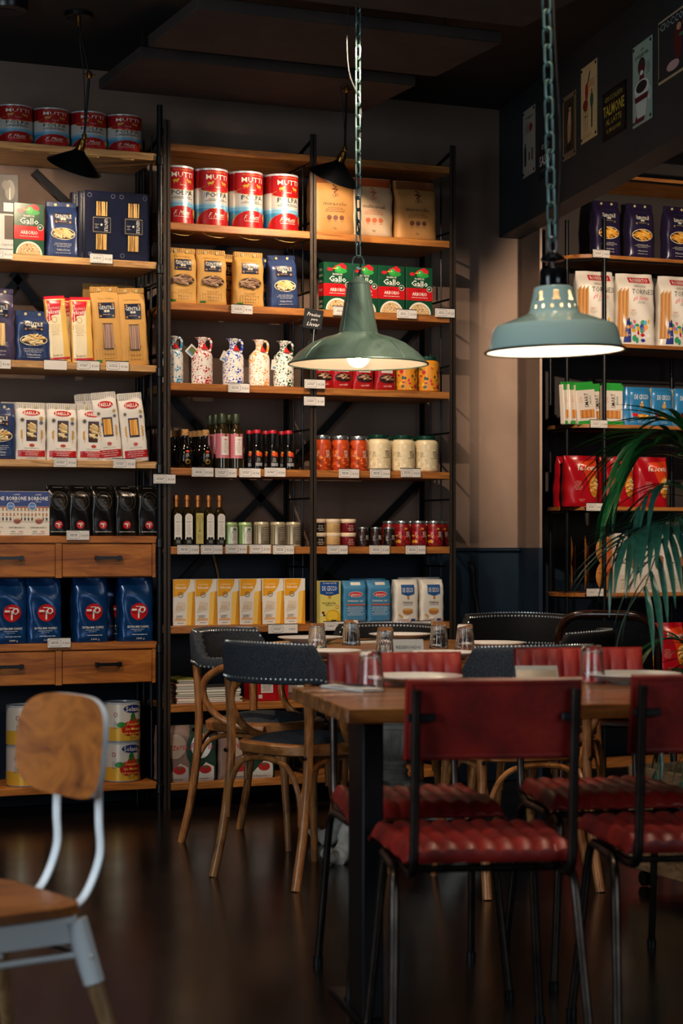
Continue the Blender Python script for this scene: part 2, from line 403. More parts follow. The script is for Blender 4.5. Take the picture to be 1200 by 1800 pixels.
def ladder(t, x, y0, y1, z1, step=.30):
    for i in range(int(z1 / step)):
        MB().tube([(x, y0 + .01, .12 + i * step), (x, y1 - .005, .12 + i * step)], .005, 6).build('rung', 'steel', t)
    for f in (.35, .68): MB().tube([(x, y0 + (y1 - y0) * f, .1), (x, y0 + (y1 - y0) * f, z1 - .04)], .004, 6).build('side_rod', 'steel', t)
def brace(t, xa, za, xb, zb, y):
    d = Vector((xb - xa, 0, zb - za)); n = Vector((-d.z, 0, d.x)).normalized() * .017
    a, b = Vector((xa, y, za)), Vector((xb, y, zb)); e = Vector((0, .004, 0))
    vs = [a - n, b - n, b + n, a + n, a - n + e, b - n + e, b + n + e, a + n + e]
    MB().add(vs, [(0, 1, 2, 3), (7, 6, 5, 4), (0, 4, 5, 1), (3, 2, 6, 7), (1, 5, 6, 2), (0, 3, 7, 4)], sm=False).build('brace', 'steel', t)
def board(t, x0, x1, z, mt, y0=YF + .002, y1=YF + DEP, th=TH, name='shelf_board'):
    return MB().box(x0, y0, z - th, x1, y1, z, ch=.0025).build(name, mt, t)
# middle rack of two bays
mr = thing('shelving_rack', 'tall black steel rack with orange pine shelves, two bays wide, at wall centre', 'shelf', (X293, YF, 0))
def rel(o): o.matrix_parent_inverse = Matrix.Translation((-o.parent.location.x, -o.parent.location.y, 0)); return o
def relall(t):
    for c in t.children: rel(c)
for x in (X293, X550, X795):
    post(mr, x, YF - .004, 2.905 if x != X550 else 2.90, .03); post(mr, x, YF + DEP - .02, 2.83, .026, 'steel'); ladder(mr, x, YF, YF + DEP, 2.85)
    MB().tube([(x, YF, 2.88), (x, YF + DEP - .02, 2.80)], .008, 8).build('top_rail', 'steel', mr)
for kk in SHZ:
    board(mr, X293 + .014, X550 - .010, SHZ[kk], 'pine'); board(mr, X550 + .010, X795 - .012, SHZ[kk], 'pine')
for (a, b, c, d) in ((X293, SHZ['S6'], X550, SHZ['S4']), (X293, SHZ['S3'] + .1, X550, SHZ['S5'] + .1), (X550, SHZ['S6'], X795, SHZ['S4'] - .03), (X550, SHZ['S4'], X795, SHZ['S2']),
                     (X293, SHZ['S2'], X550, SHZ['S1'] + .2), (X550, SHZ['S5'], X795, SHZ['S6'] - .1), (X550, SHZ['S1'], X795, SHZ['S2'])):
    brace(mr, a, b, c, d, YF + DEP + .004)
relall(mr)
# left rack on round tubes
lr = thing('shelving_rack', 'black tubular rack with pale bamboo shelves and drawers, at left', 'shelf', (X281, YF, 0))
XL = X281 - 1.30
for x in (X281, XL):
    MB().tube([(x, YF + .004, 0), (x, YF + .004, 2.965)], .0125, 10).build('post', 'steel', lr)
    MB().tube([(x, YF + DEP - .02, 0), (x, YF + DEP - .02, 2.9)], .0115, 10).build('post', 'steel', lr); ladder(lr, x, YF, YF + DEP, 2.9)
    for kk in LZ: MB().lathe([(.0135, LZ[kk] - .05), (.018, LZ[kk] - .047), (.018, LZ[kk] - .012), (.0135, LZ[kk] - .009)], 10, tf=Matrix.Translation((x, YF + .004, 0))).build('clamp', 'black', lr)
for kk in LZ: board(lr, XL + .01, X281 - .012, LZ[kk], 'pale' if kk in 'ABCD' else 'drawer', th=.03)
for (a, b, c, d) in ((X281, LZ['B'] + .02, X281 - .45, LZ['A'] - .05), (X281 - .2, LZ['C'] + .02, X281 - .55, LZ['B'] - .03), (X281 - .75, LZ['C'] + .1, X281 - .5, LZ['B'] - .03), (X281 - .35, LZ['E'] + .05, X281 - .1, LZ['D'] - .1)):
    brace(lr, a, b, c, d, YF + DEP + .004)
relall(lr)
# drawer units slung under two of the shelves
def drawer_unit(z, h, which):
    t = thing('drawer_unit', 'orange knotty pine drawer box, ' + which, 'drawer', (X281, YF, z))
    x1, x0 = -.018, -1.27; f = .012
    b = MB(); b.box(x0, .03, -h, x1, DEP - .02, -h + .012); b.box(x0, .03, -.012, x1, DEP - .02, 0)
    for xx in (x0, x1 - .014): b.box(xx, .004, -h, xx + .014, DEP - .02, 0)
    edges = [x1 - .014]
    xa = onY(98, YF)[0] - X281; xb = onY(109, YF)[0] - X281
    for a, c in ((xa, xb), (xa - (x1 - xb) - .01, xb - (x1 - xb) - .01)): b.box(a, .004, -h, c, DEP - .03, 0)
    b.build('carcass', 'drawer', t)
    spans = [(xb, x1 - .014), (xb - (x1 - xb) - .01, xa)]
    for a, c in spans:
        d = MB().box(a + .003, .0, -h + .004, c - .003, .018, -.004, ch=.002).build('drawer', 'drawer', t)
        hw = .055; cx = (a + c) / 2; zc = -h * .42
        hb = MB(); hb.box(cx - hw, -.024, zc - .007, cx + hw, -.019, zc + .007)
        for e in (-1, 1): hb.box(cx + e * (hw - .007) - .007, -.02, zc - .009, cx + e * (hw - .007) + .007, .0, zc + .009)
        hb.build('handle', 'black', d)
    return t
drawer_unit(LZ['E'] - .031, zs(948, 200) - zs(1008, 200), 'upper of the two in the left rack')
drawer_unit(LZ['F'] - .031, zs(1137, 200) - zs(1197, 200), 'lower of the two in the left rack')
# right rack in the niche, rounded end
YR = 8.41
def zr(py, px=1110): return hz(py, onY(px, YR)[1])
RZ = dict(R0=zr(310), R1=zr(451), R2=zr(605), R3=zr(747), R4=zr(891), R5=zr(1042), R6=zr(1190), R7=zr(1345))
X1062 = onY(1060, YR)[0]; X998 = onY(996, YR + .10)[0]; X967 = onY(967, YR + .34)[0]
rr_ = thing('shelving_rack', 'black rod rack with thin rounded-end wooden shelves, in the right niche', 'shelf', (X1062, YR, 0))
for x, y in ((X1062, YR - .01), (X998, YR + .10), (X967, YR + .34), (onY(1180, YR + .40)[0], YR + .40), (X1062 + 1.0, YR - .01)):
    MB().tube([(x, y, 0), (x, y, 2.75)], .011, 10).build('post', 'steel', rr_)
for kk in RZ:
    pts = [(X998 + .12 - .15 * sin(a) , YR + .19 - .19 * cos(a)) for a in [i * pi / 12 for i in range(13)]]
    pts = [(X1062 + 1.1, YR)] + pts + [(X1062 + 1.1, YR + .38)]
    n = len(pts); z = RZ[kk]; th = .018
    vs = [(x, y, z) for x, y in pts] + [(x, y, z - th) for x, y in pts]
    fs = [tuple(range(n))[::-1], tuple(range(n, 2 * n))] + [(i, (i + 1) % n, n + (i + 1) % n, n + i) for i in range(n)]
    MB().add(vs, fs, sm=False).build('shelf_board', 'pine', rr_)
    MB().tube([(X967, YR + .34, z - .025), (X998, YR + .10, z - .025), (X1062, YR - .01, z - .025), (X1062 + 1.0, YR - .01, z - .025)], .006, 6).build('shelf_rail', 'steel', rr_)
brace(rr_, X998, RZ['R2'] + .1, X1062 + .2, RZ['R1'] - .02, YR + .385)
relall(rr_)

# ------------------------------------------------------------------ packaged goods: one of each kind
def bagfn(w, h, d, top=.74, n=5.0, wr=.004, seed=0, tw=1.0, pinch=.10, side=0.0):
    R = random.Random(seed); ph = [(R.uniform(18, 55), R.uniform(15, 50), R.uniform(0, 6)) for _ in range(4)]
    def ds(v):
        if v < .05: return .86 + .14 * v / .05
        if v < top: return 1
        q = (v - top) / (1 - top); return 1 - (1 - pinch) * (q * q * (3 - 2 * q))
    def ws(v): return (tw + (1 - tw) * (1 - v)) * (1 - .04 * abs(sin(v * 9 + seed)) * (1 if v > .05 else 0))
    def wrk(x, z): return wr * sum(sin(a * x + b * z + c) for a, b, c in ph) * .5
    def front(x, z, l=0):
        v = min(max(z / h, 0), 1); q = min(.999, abs(2 * x / (w * ws(v))))
        return (x, -(d / 2) * ds(v) * (1 - q ** n) ** (1 / n) - wrk(x, z) * (1 - q ** 4) - l, z)
    def body(u, v):
        fr_ = u < .5; s = 4 * u - 1 if fr_ else 3 - 4 * u; q = sin(s * pi / 2); q = .999 * q
        x = w / 2 * ws(v) * q
        if fr_: return front(x, v * h)
        y = d / 2 * ds(v) * (1 - abs(q) ** n) ** (1 / n); return (x, y + wrk(x + 1, v * h) * .8 * min(1, y * 60), v * h)
    return front, body
def bag(key, name, w, h, d, col, mat='bagp', nu=52, nv=26, cap=None, **kw):
    front, body = bagfn(w, h, d, **kw); b = MB(); b.surf(body, nu, nv, col, cu=True)
    b.f += [tuple(i * (nv + 1) + nv for i in range(nu)), tuple(i * (nv + 1) for i in range(nu))[::-1]]; b.c += [lin(cap or col)] * 2; b.mi += [0, 0]; b.sm += [False] * 2
    o = b.build(name, mat); PROTO[key] = o
    return o, Print(lambda x, z, l=0: front(x, z, l + .0009)), front
def pasta(parent, mapf, cx, cz, rx, rz_, n, ln, r, cols, seed=1, name='pasta_pieces', straight=False):
    R = random.Random(seed); b = MB()
    for i in range(n):
        a, q = R.uniform(0, 2 * pi), math.sqrt(R.random()) * .72
        if straight: x = cx + rx * (2 * (i + .5) / n - 1) * .95; z = cz; th = pi / 2 + R.uniform(-.04, .04); ll = rz_ * 1.9
        else: x = cx + rx * q * cos(a); z = cz + rz_ * q * sin(a); th = R.uniform(-.7, .7) + (pi if R.random() > .5 else 0); ll = ln
        p = [mapf(x + ll / 2 * t * cos(th), z + ll / 2 * t * sin(th), .0022 + .0012 * (i % 3)) for t in (-1, 0, 1)]
        b.tube(p, r, 6, R.choice(cols))
    o = b.build(name, 'print', parent); o['kind'] = 'stuff'; return o
CREAMS = ['#d8b67a', '#e3c88f', '#c99f5c', '#ecd7a6']; BROWNS = ['#8a6650', '#a07d62', '#74523e', '#b08f72']; YEL = ['#e0a23a', '#d68f24', '#f0bd5c']
def foldtop(o, w, d, h, col, studs, mat='bagp', tilt=0, ht=.02):
    f = MB(); f.box(-w / 2, -d / 2 - .004, h - ht, w / 2, d / 2, h + .004, col, ch=.003)
    for i in range(int(w / .009)): f.box(-w / 2 + .004 + i * .009, -d / 2 - .0055, h - ht + .002, -w / 2 + .007 + i * .009, -d / 2 - .004, h + .002, tuple(c * .62 for c in lin(col)))
    f.build('folded_top', mat, o)
    if studs:
        for x in (-w * .2, w * .2): MB().lathe([(.006, 0), (.006, .003), (.0025, .003), (.0025, 0)], 10, '#d8c890', tf=Matrix.Translation((x, -d / 2 - .006, h - ht / 2)) @ Matrix.Rotation(pi / 2, 4, 'X')).build('rivet', 'gloss', o)
def gentile(key, w, h, d, col, dark, pc, oval=True, seed=3, mat='bagp', label=None, txt='#e8e2d0', green=True, stripes=True, big=False):
    o, p, fr = bag(key, 'pasta_bag', w, h, d, col, mat, seed=seed, wr=.0035, tw=.96)
    foldtop(o, w * .95, d * .16, h, col, True, mat)
    lx, ly = w * .27, h * .1; lc = label or '#1c2238'; yc = h * .70
    if label != 'none': p.rect(-lx, yc - ly, lx, yc + ly, lc, 1)
    for x, z in ((-lx + .008, yc + ly - .008), (lx - .008, yc + ly - .008), (-lx + .008, yc - ly + .008), (lx - .008, yc - ly + .008)): p.ell(x, z, .005, .005, '#a87a4a', 2, 8)
    p.text('GENTILE', 0, yc + ly * .35, .015, '#efe9da', 3, w=lx * 1.85, bold=.015); p.ell(-.006, yc - ly * .12, .006, .0055, '#d8cdb4', 3, 10); p.ell(.006, yc - ly * .12, .006, .0055, '#d8cdb4', 3, 10)
    p.text('Pasta di Gragnano', 0, yc + ly * 1.55, .006, dark, 1, w=w * .5); p.lines(0, yc - ly * .6, lx * 1.2, 1, 0, '#c9a070', 3, .002, 5)
    if stripes:
        nn = int(w * .84 / .012)
        for i in range(nn): p.rect(-w * .42 + i * .012, h * .06, -w * .42 + i * .012 + .0012, h * .20, dark, 1)
    if oval:
        oz = h * .42; p.ell(0, oz, w * .36, h * .105, '#3a2a20', 1); p.ring(0, oz, w * .375, h * .112, .003, '#e6dcc0' if txt != '#6b4a20' else '#a88030', 2)
        pasta(o, fr, 0, oz, w * .33, h * .09, 22, w * .26, .0052, pc, seed)
    else:
        oz = h * .36; p.rect(-w * .17, oz - h * .17, w * .17, oz + h * .17, '#3a2a20', 1); pasta(o, fr, 0, oz, w * .16, h * .165, 9, 0, .0028, pc, seed, 'spaghetti', True)
    p.lines(0, h * .24, w * .6, 3, .0065, dark if txt == '#6b4a20' else txt, 2, .0014, seed); p.text('Trafilata al bronzo', 0, h * .13, .008, txt, 2, w=w * .4)
    p.lines(0, h * .07, w * .5, 1, .005, txt, 2, .0014, seed + 1)
    if green: p.rect(-w * .42, h * .02, -w * .24, h * .055, '#2f7d3c', 2)
    p.done('label_print', 'gloss', o); return o
gentile('gen_y', .138, .232, .075, '#c9974a', '#8c6426', BROWNS, seed=3, txt='#6b4a20')
gentile('gen_b', .138, .228, .075, '#26365e', '#41527e', CREAMS, seed=5, mat='gloss', green=False)
gentile('gen_s', .150, .205, .08, '#22335c', '#41527e', CREAMS, seed=6, mat='gloss', green=False)
gentile('gen_p', .155, .275, .08, '#241c38', '#4a3f62', YEL, seed=8, mat='gloss', green=False)
gentile('gen_long', .128, .32, .06, '#c4934a', '#8a6224', ['#9a7868', '#b08d7a', '#806052'], False, 11, txt='#6b4a20')
gentile('gen_longp', .128, .29, .06, '#3c3450', '#5a5070', CREAMS, False, 12, mat='gloss', green=False)

def polpa(key, r, h):
    b = MB(); pr = [(r * .94, 0), (r * 1.0, .002), (r, .006)]
    nr = 9
    for i in range(nr): z = h * .12 + i * h * .76 / nr; pr += [(r, z), (r * .988, z + h * .02), (r, z + h * .042)]
    pr += [(r, h - .008), (r * 1.015, h - .004), (r * 1.015, h), (r * .96, h), (r * .955, h - .006), (0.0, h - .006)]
    b.lathe(pr, 40, '#b8bcc0'); o = b.build('tomato_tin', 'tin'); PROTO[key] = o
    p = Print(cylmap(r + .0004)); H = h; c = pi * r
    p.rect(-c, H * .035, c, H * .965, '#cfc9bf', 0.5, .01)
    p.rect(-c, H * .66, c, H * .965, '#8a1418', 1, .01); p.rect(-r * .95, H * .62, r * .95, H * .96, '#a8161a', 1.4, .01)
    p.ell(0, H * .635, r * .95, H * .055, '#a8161a', 1.4)
    p.ring(0, H * .64, r * .97, H * .065, .002, '#c49a3c', 1.6)
    p.rect(-c, H * .05, c, H * .30, '#3f8fb8', 1, .01); p.rect(-c, H * .30, c, H * .36, '#79aeca', 1, .01); p.rect(-c, H * .36, c, H * .39, '#a9c3d0', 1, .01)
    p.text('MUTTI', 0, H * .845, H * .09, '#f0e6d2', 2, w=r * 1.30, bold=.02)
    p.text('SOLO POMODORO', 0, H * .93, H * .022, '#d8b060', 2, w=r * 1.2)
    for e in (-1, 1):
        p.ell(e * r * .42, H * .735, r * .17, H * .022, '#c49a3c', 2, 10); p.ell(e * r * .27, H * .76, r * .06, H * .018, '#c49a3c', 2, 8)
        for q in (-.1, .08): p.rect(e * r * .42 + q * r - .0015, H * .70, e * r * .42 + q * r + .0015, H * .735, '#c49a3c', 2)
    p.text('PARMA', 0, H * .665, H * .022, '#f0e6d2', 2, w=r * .36)
    p.text('POLPA', 0, H * .535, H * .085, '#17181c', 2, w=r * 1.28, bold=.0)
    p.lines(0, H * .455, r * 1.4, 2, H * .025, '#3a4450', 2, .0022, 3)
    p.ell(0, H * .05, r * 1.22, H * .255, '#a81418', 1.6, 24, 0, pi, 4); p.ring(0, H * .05, r * 1.24, H * .262, .0022, '#c8a860', 1.8)
    p.rect(-r * 1.3, H * .0, r * 1.3, H * .05, '#a81418', 2.4)
    p.text('F. Mutti', -r * .05, H * .185, H * .085, '#f0e6d2', 3, w=r * .95, shear=.5); p.rect(-r * .5, H * .115, r * .4, H * .122, '#f0e6d2', 3)
    p.ell(r * .95, H * .2, r * .27, H * .085, '#c07c20', 2.6, 16); p.text('100%', r * .95, H * .2, H * .04, '#f4e2b8', 3.2, w=r * .36)
    p.done('label_print', 'tin', o, ang=20)
    MB().lathe([(0, h - .0055), (r * .5, h - .0052), (r * .52, h - .004), (r * .8, h - .0045), (r * .94, h - .0052)], 30).build('lid', 'steelcap', o)
polpa('tin_t', .0765, .245); polpa('tin_s', .0765, .158)

def gallo(key, w, h, d):
    b = MB().box(-w / 2, -d / 2, 0, w / 2, d / 2, h, '#12402a', ch=.0015); o = b.build('rice_box', 'gloss'); PROTO[key] = o
    p = Print(boxmap(d)); p.rect(-w / 2 + .001, h * .30, w / 2 - .001, h * .56, '#b8161c', 1, .05)
    # rooster emblem in flat colour
    for x, z, rx, ry, c in ((.01, .93, .013, .012, '#c8202a'), (.022, .955, .012, .012, '#c8202a'), (.03, .925, .014, .012, '#c8202a'), (-.003, .91, .013, .011, '#c8202a')): p.ell(x, h * z - .004, rx, ry, c, 1, 12)
    p.ell(.016, h * .83, .030, .012, '#2f8c3c', 1.3, 14); p.ell(.004, h * .875, .014, .013, '#3aa048', 1.6, 14); p.ell(-.036, h * .85, .014, .008, '#b8202a', 1.3, 10)
    p.quad([(-.024, h * .868), (-.006, h * .86), (-.006, h * .885), (-.02, h * .88)], '#e8b02a', 2, 1); p.ell(.0, h * .885, .003, .003, '#f0f0e8', 2.4, 8)
    p.text('RISERVA', 0, h * .755, h * .038, '#efe8da', 3, w=w * .36, bold=.01); p.text('Gallo', 0, h * .66, h * .12, '#f4efe4', 3, w=w * .62, bold=.05)
    p.text('DAL 1856', 0, h * .585, h * .016, '#d8d0c0', 2, w=w * .25)
    p.text('RISO', 0, h * .51, h * .026, '#5c0c0c', 3, w=w * .14); p.text('ARBORIO', 0, h * .435, h * .072, '#f4efe4', 3, w=w * .56, bold=.03); p.lines(0, h * .355, w * .62, 1, 0, '#f0d8c8', 3, .0022, 2)
    p.ell(w * .37, h * .545, w * .10, w * .10, '#0e3a24', 2, 14); p.ring(w * .37, h * .545, w * .10, w * .10, .0018, '#e8e2d4', 3, 14); p.ell(w * .37, h * .545, w * .05, w * .03, '#e8e2d4', 3, 8, 0.6, 5)
    p.ell(0, h * .0 + .003, w * .43, h * .25, '#e6e0d4', 1.5, 22, 0, pi); p.ell(0, .003, w * .385, h * .215, '#c9a878', 2.2, 22, 0, pi)
    R = random.Random(4)
    for i in range(60):
        a, q = R.uniform(.15, pi - .15), math.sqrt(R.uniform(.05, .85)); p.ell(w * .38 * q * cos(a), .004 + h * .205 * q * sin(a), .0026, .0018, R.choice(['#efe0b8', '#dcc08c', '#f4ead0', '#8a3a1c', '#4a2414']), 3, 6, rings=1)
    p.done('front_print', 'gloss', o, ang=10)
    s = Print(sidemap(w, d)); s.rect(-d / 2 + .001, h * .30, d / 2 - .001, h * .56, '#b8161c', 1, .1)
    for q in (.86, .74, .62, .44, .2, .1): s.lines(0, h * q, d * .7, 2, .006, '#e8e0d0', 2, .002, int(q * 50))
    s.done('side_print', 'gloss', o)
gallo('gallo', .130, .212, .060)

def pack(key, name, w, h, d, col, draw, mat='gloss', ch=.0015, side=None):
    b = MB().box(-w / 2, -d / 2, 0, w / 2, d / 2, h, col, ch=ch); o = b.build(name, mat); PROTO[key] = o
    p = Print(boxmap(d)); draw(p, w, h, o); p.done('front_print', mat, o, ang=10)
    if side: s = Print(sidemap(w, d)); side(s, d, h, o); s.done('side_print', mat, o)
    return o
def d_spag(p, w, h, o):
    p.rect(-w * .2, h * .10, w * .2, h * .88, '#0b0d18', 1, .05)
    pasta(o, lambda x, y, l: (x, -.0155 - l, y), 0, h * .49, w * .17, h * .37, 11, 0, .0022, ['#c99a44', '#b88632', '#d9b062'], 3, 'spaghetti', True)
    p2 = Print(lambda x, y, l: (x, -.0225 - l, y)); p2.rect(-w * .31, h * .37, w * .31, h * .63, '#10142a', 0, .05); p2.rect(-w * .27, h * .39, w * .27, h * .61, '#8a7a5a', 1, .05); p2.rect(-w * .255, h * .4, w * .255, h * .6, '#11162c', 2, .05)
    p2.text('GENTILE', w * .13, h * .5, .014, '#e8e2d0', 3, w=h * .19, rot=-pi / 2, bold=.01); p2.ell(-.002, h * .5, .005, .005, '#d8cdb4', 3, 10); p2.lines(-w * .15, h * .5, w * .14, 3, .007, '#c9c0a8', 3, .0018, 2)
    p2.done('wrap_label', 'gloss', o, ang=10)
    for x, z in ((-w * .36, h * .93), (w * .36, h * .93), (-w * .34, h * .07)): p.ring(x, z, .009, .009, .0015, '#8a8a98', 2, 12)
    for i in range(12): p.rect(-w / 2 + .006 + i * w / 12, h * .01, -w / 2 + .007 + i * w / 12, h * .1, '#242a4c', 1, .1)
pack('spagd', 'spaghetti_pack', .140, .285, .03, '#0a0e26', d_spag)
def d_borb(p, w, h, o):
    p.rect(-w / 2 + .001, h * .66, w / 2 - .001, h - .001, '#1c2f74', 1, .1); p.text('CAFFE', 0, h * .925, h * .03, '#ece6da', 2, w=w * .28)
    p.text('BORBONE', 0, h * .84, h * .085, '#f2ece0', 2, w=w * .86, bold=.06); p.text('NAPOLI', 0, h * .765, h * .03, '#ece6da', 2, w=w * .24)
    for i in range(6):
        for j, z in enumerate((.56, .44, .34)): p.rect(-w * .46 + i * w * .158, h * z - .0, -w * .46 + i * w * .158 + w * .075, h * z + h * .07, '#b07a44' if j < 2 else '#4a3224', 2, .1)
    p.rect(-w / 2 + .001, h * .63, w / 2 - .001, h * .655, '#a0542c', 1.5, .1); p.rect(-w / 2 + .001, h * .31, w / 2 - .001, h * .32, '#b8946a', 1.5, .1)
    p.ell(-w * .26, h * .66, w * .17, w * .17, '#3f74b4', 3, 16); p.ring(-w * .26, h * .66, w * .17, w * .17, .002, '#f0ece0', 3.6, 16); p.text('NOBILE', -w * .26, h * .66, h * .03, '#f2ece0', 4, w=w * .22)
    p.ell(w * .03, h * .38, w * .17, h * .08, '#e4d6c0', 2.6, 14); p.ell(w * .03, h * .33, w * .155, h * .06, '#8c3a14', 3.2, 14); p.ell(w * .03, h * .365, w * .15, h * .018, '#c07a40', 3.8, 12)
    p.text('CAFFE MACINATO', 0, h * .185, h * .035, '#3a2a20', 2, w=w * .74, bold=.02)
    p.rect(-w * .24, h * .085, -w * .06, h * .1, '#2f7d3c', 2, .1); p.rect(w * .1, h * .085, w * .28, h * .1, '#b8161c', 2, .1); p.lines(0, h * .04, w * .8, 1, 0, '#3a2a20', 2, .0015, 3)
pack('borb', 'ground_coffee_box', .096, .182, .06, '#e8dcc8', d_borb)
def d_feli(p, w, h, o):
    Y_ = '#e8a01c'; p.ell(-w / 2 + .001, h - .001, w * .78, h * .37, Y_, 1, 14, -pi / 2, 0, 4)
    p.quad([(w * .10, .001), (w / 2 - .001, .001), (w / 2 - .001, h * .74), (w * .26, h * .72)], '#f0ac24', 1, 2)
    p.quad([(w * .12, h * .02), (w * .32, h * .02), (w * .40, h * .74), (w * .17, h * .70)], '#f8c860', 1.6, 2); p.quad([(w * .33, h * .02), (w * .47, h * .02), (w * .49, h * .72), (w * .42, h * .74)], '#d98e14', 1.6, 2)
    p.text('ORIGINALE', -w * .14, h * .885, h * .032, '#f4e8c8', 2, w=w * .46); p.text('felicetti', -w * .14, h * .82, h * .06, '#fff8ea', 2, w=w * .5, bold=.05)
    p.ring(-w * .15, h * .665, w * .12, w * .12, .0022, '#5a4630', 2, 14); p.lines(-w * .15, h * .665, w * .12, 1, 0, '#5a4630', 2, .003, 2)
    p.quad([(-w * .44, h * .28), (w * .06, h * .34), (w * .08, h * .50), (-w * .3, h * .52)], '#e0cdb4', 1.5, 2); p.lines(-w * .2, h * .41, w * .4, 3, .006, '#b08a60', 2, .0016, 4)
    p.text('Lasagne', -w * .2, h * .215, h * .034, '#3a2a20', 2, w=w * .32, bold=.03); p.text("all'uovo", -w * .2, h * .175, h * .034, '#3a2a20', 2, w=w * .3, bold=.03); p.rect(-w * .42, h * .115, w * .08, h * .15, '#e8a868', 2, .1); p.lines(-w * .15, h * .055, w * .4, 1, 0, '#5a4630', 2, .0018, 3)
def s_feli(s, d, h, o): s.rect(-d / 2 + .001, .001, d / 2 - .001, h * .5, '#e8a01c', 1, .1)
pack('felib', 'lasagne_box', .097, .197, .07, '#e9e0d2', d_feli, side=s_feli)
def d_pol(p, w, h, o):
    p.rect(-w * .38, h * .70, w * .42, h * .985, '#1c4a94', 1, .1); p.quad([(-w * .38, h * .70), (w * .02, h * .64), (w * .42, h * .70), (w * .42, h * .71)], '#1c4a94', 1, 1)
    p.text('LE MARCHIATE', w * .02, h * .945, h * .035, '#f0ece0', 2, w=w * .56); p.text('DE CECCO', w * .02, h * .825, h * .11, '#f4f0e8', 2, w=w * .62, bold=.05); p.text('Specialita', w * .02, h * .72, h * .028, '#f0ece0', 2, w=w * .3)
    p.ell(w * .02, h * .62, w * .07, h * .035, '#c8862c', 2, 10); p.text('POLENTA', 0, h * .475, h * .05, '#3a2e14', 2, w=w * .55, bold=.01); p.lines(0, h * .42, w * .3, 1, 0, '#3a2e14', 2, .0018, 2)
    p.ell(w * .17, h * .13, w * .31, h * .19, '#d8a818', 1.5, 20); p.ell(w * .15, h * .17, w * .23, h * .12, '#e8c040', 2, 16); p.ell(-w * .25, h * .25, w * .06, h * .03, '#6a2418', 2, 10); p.ell(-w * .32, h * .2, w * .05, h * .025, '#e8e2d0', 2, 10); p.ell(-w * .2, h * .19, w * .05, h * .025, '#3a2418', 2, 10)
    p.ring(w * .34, h * .385, w * .07, w * .07, .0015, '#b8202a', 2, 12); p.rect(w * .08, h * .02, w * .3, h * .08, '#2a2014', 2.6, .1)
pack('polen', 'polenta_box', .112, .185, .05, '#dccb6c', d_pol)

def d_simple(fn): return fn
# coffee bags
def coffee_black():
    o, p, fr = bag('cofb', 'coffee_bag', .100, .21, .06, '#141110', 'foil', seed=21, wr=.005)
    p.ring(.002, .145, .036, .040, .003, '#3a332c', 1, 20); p.ring(.002, .145, .022, .025, .002, '#2e2822', 1, 16); p.text('PASCUCCI', .0, .145, .018, '#332c26', 2, w=.05)
    p.ell(0, .046, .017, .017, '#b8181c', 1, 16); p.rect(-.011, .048, .0, .053, '#efe8da', 2); p.rect(-.001, .036, .003, .053, '#efe8da', 2); p.ring(.006, .05, .005, .006, .002, '#efe8da', 2, 10); p.lines(0, .016, .07, 1, 0, '#d8d0c0', 2, .002, 2); p.lines(0, .2, .06, 1, 0, '#a89c88', 2, .0015, 4)
    p.done('label_print', 'gloss', o)
coffee_black()
def coffee_blue():
    o, p, fr = bag('cofu', 'coffee_bag', .150, .285, .095, '#0d3a6c', 'foil', seed=23, wr=.008, top=.66, pinch=.3)
    zc = .125; r_ = .036; p.ell(0.006, zc, r_, r_, '#c41c1e', 1, 24, rings=4)
    x0 = .006; W_ = '#f2ece0'
    p.rect(x0 - .030, zc + .004, x0 - .008, zc + .012, W_, 2); p.ring(x0 + .014, zc + .008, .013, .014, .006, W_, 2, 14); p.rect(x0 - .003, zc - .028, x0 + .004, zc + .010, W_, 2); p.rect(x0 - .014, zc + .02, x0 + .008, zc + .0235, W_, 2)
    p.text('PASCUCCI', x0, zc - .003, .009, '#2a0c0c', 3, w=.056, bold=.04)
    p.text('EXTRA BAR CLASSIC', 0.004, .062, .009, W_, 2, w=.095, bold=.04); p.rect(-.03, .05, .032, .0515, '#c8ccd4', 2); p.lines(0, .043, .05, 1, 0, '#a8b0c0', 2, .0018, 3); p.lines(0.01, .028, .08, 1, 0, '#d8d8d8', 2, .002, 5); p.text('1000 g', .012, .013, .008, W_, 2, w=.035, bold=.03)
    p.done('label_print', 'gloss', o)
coffee_blue()
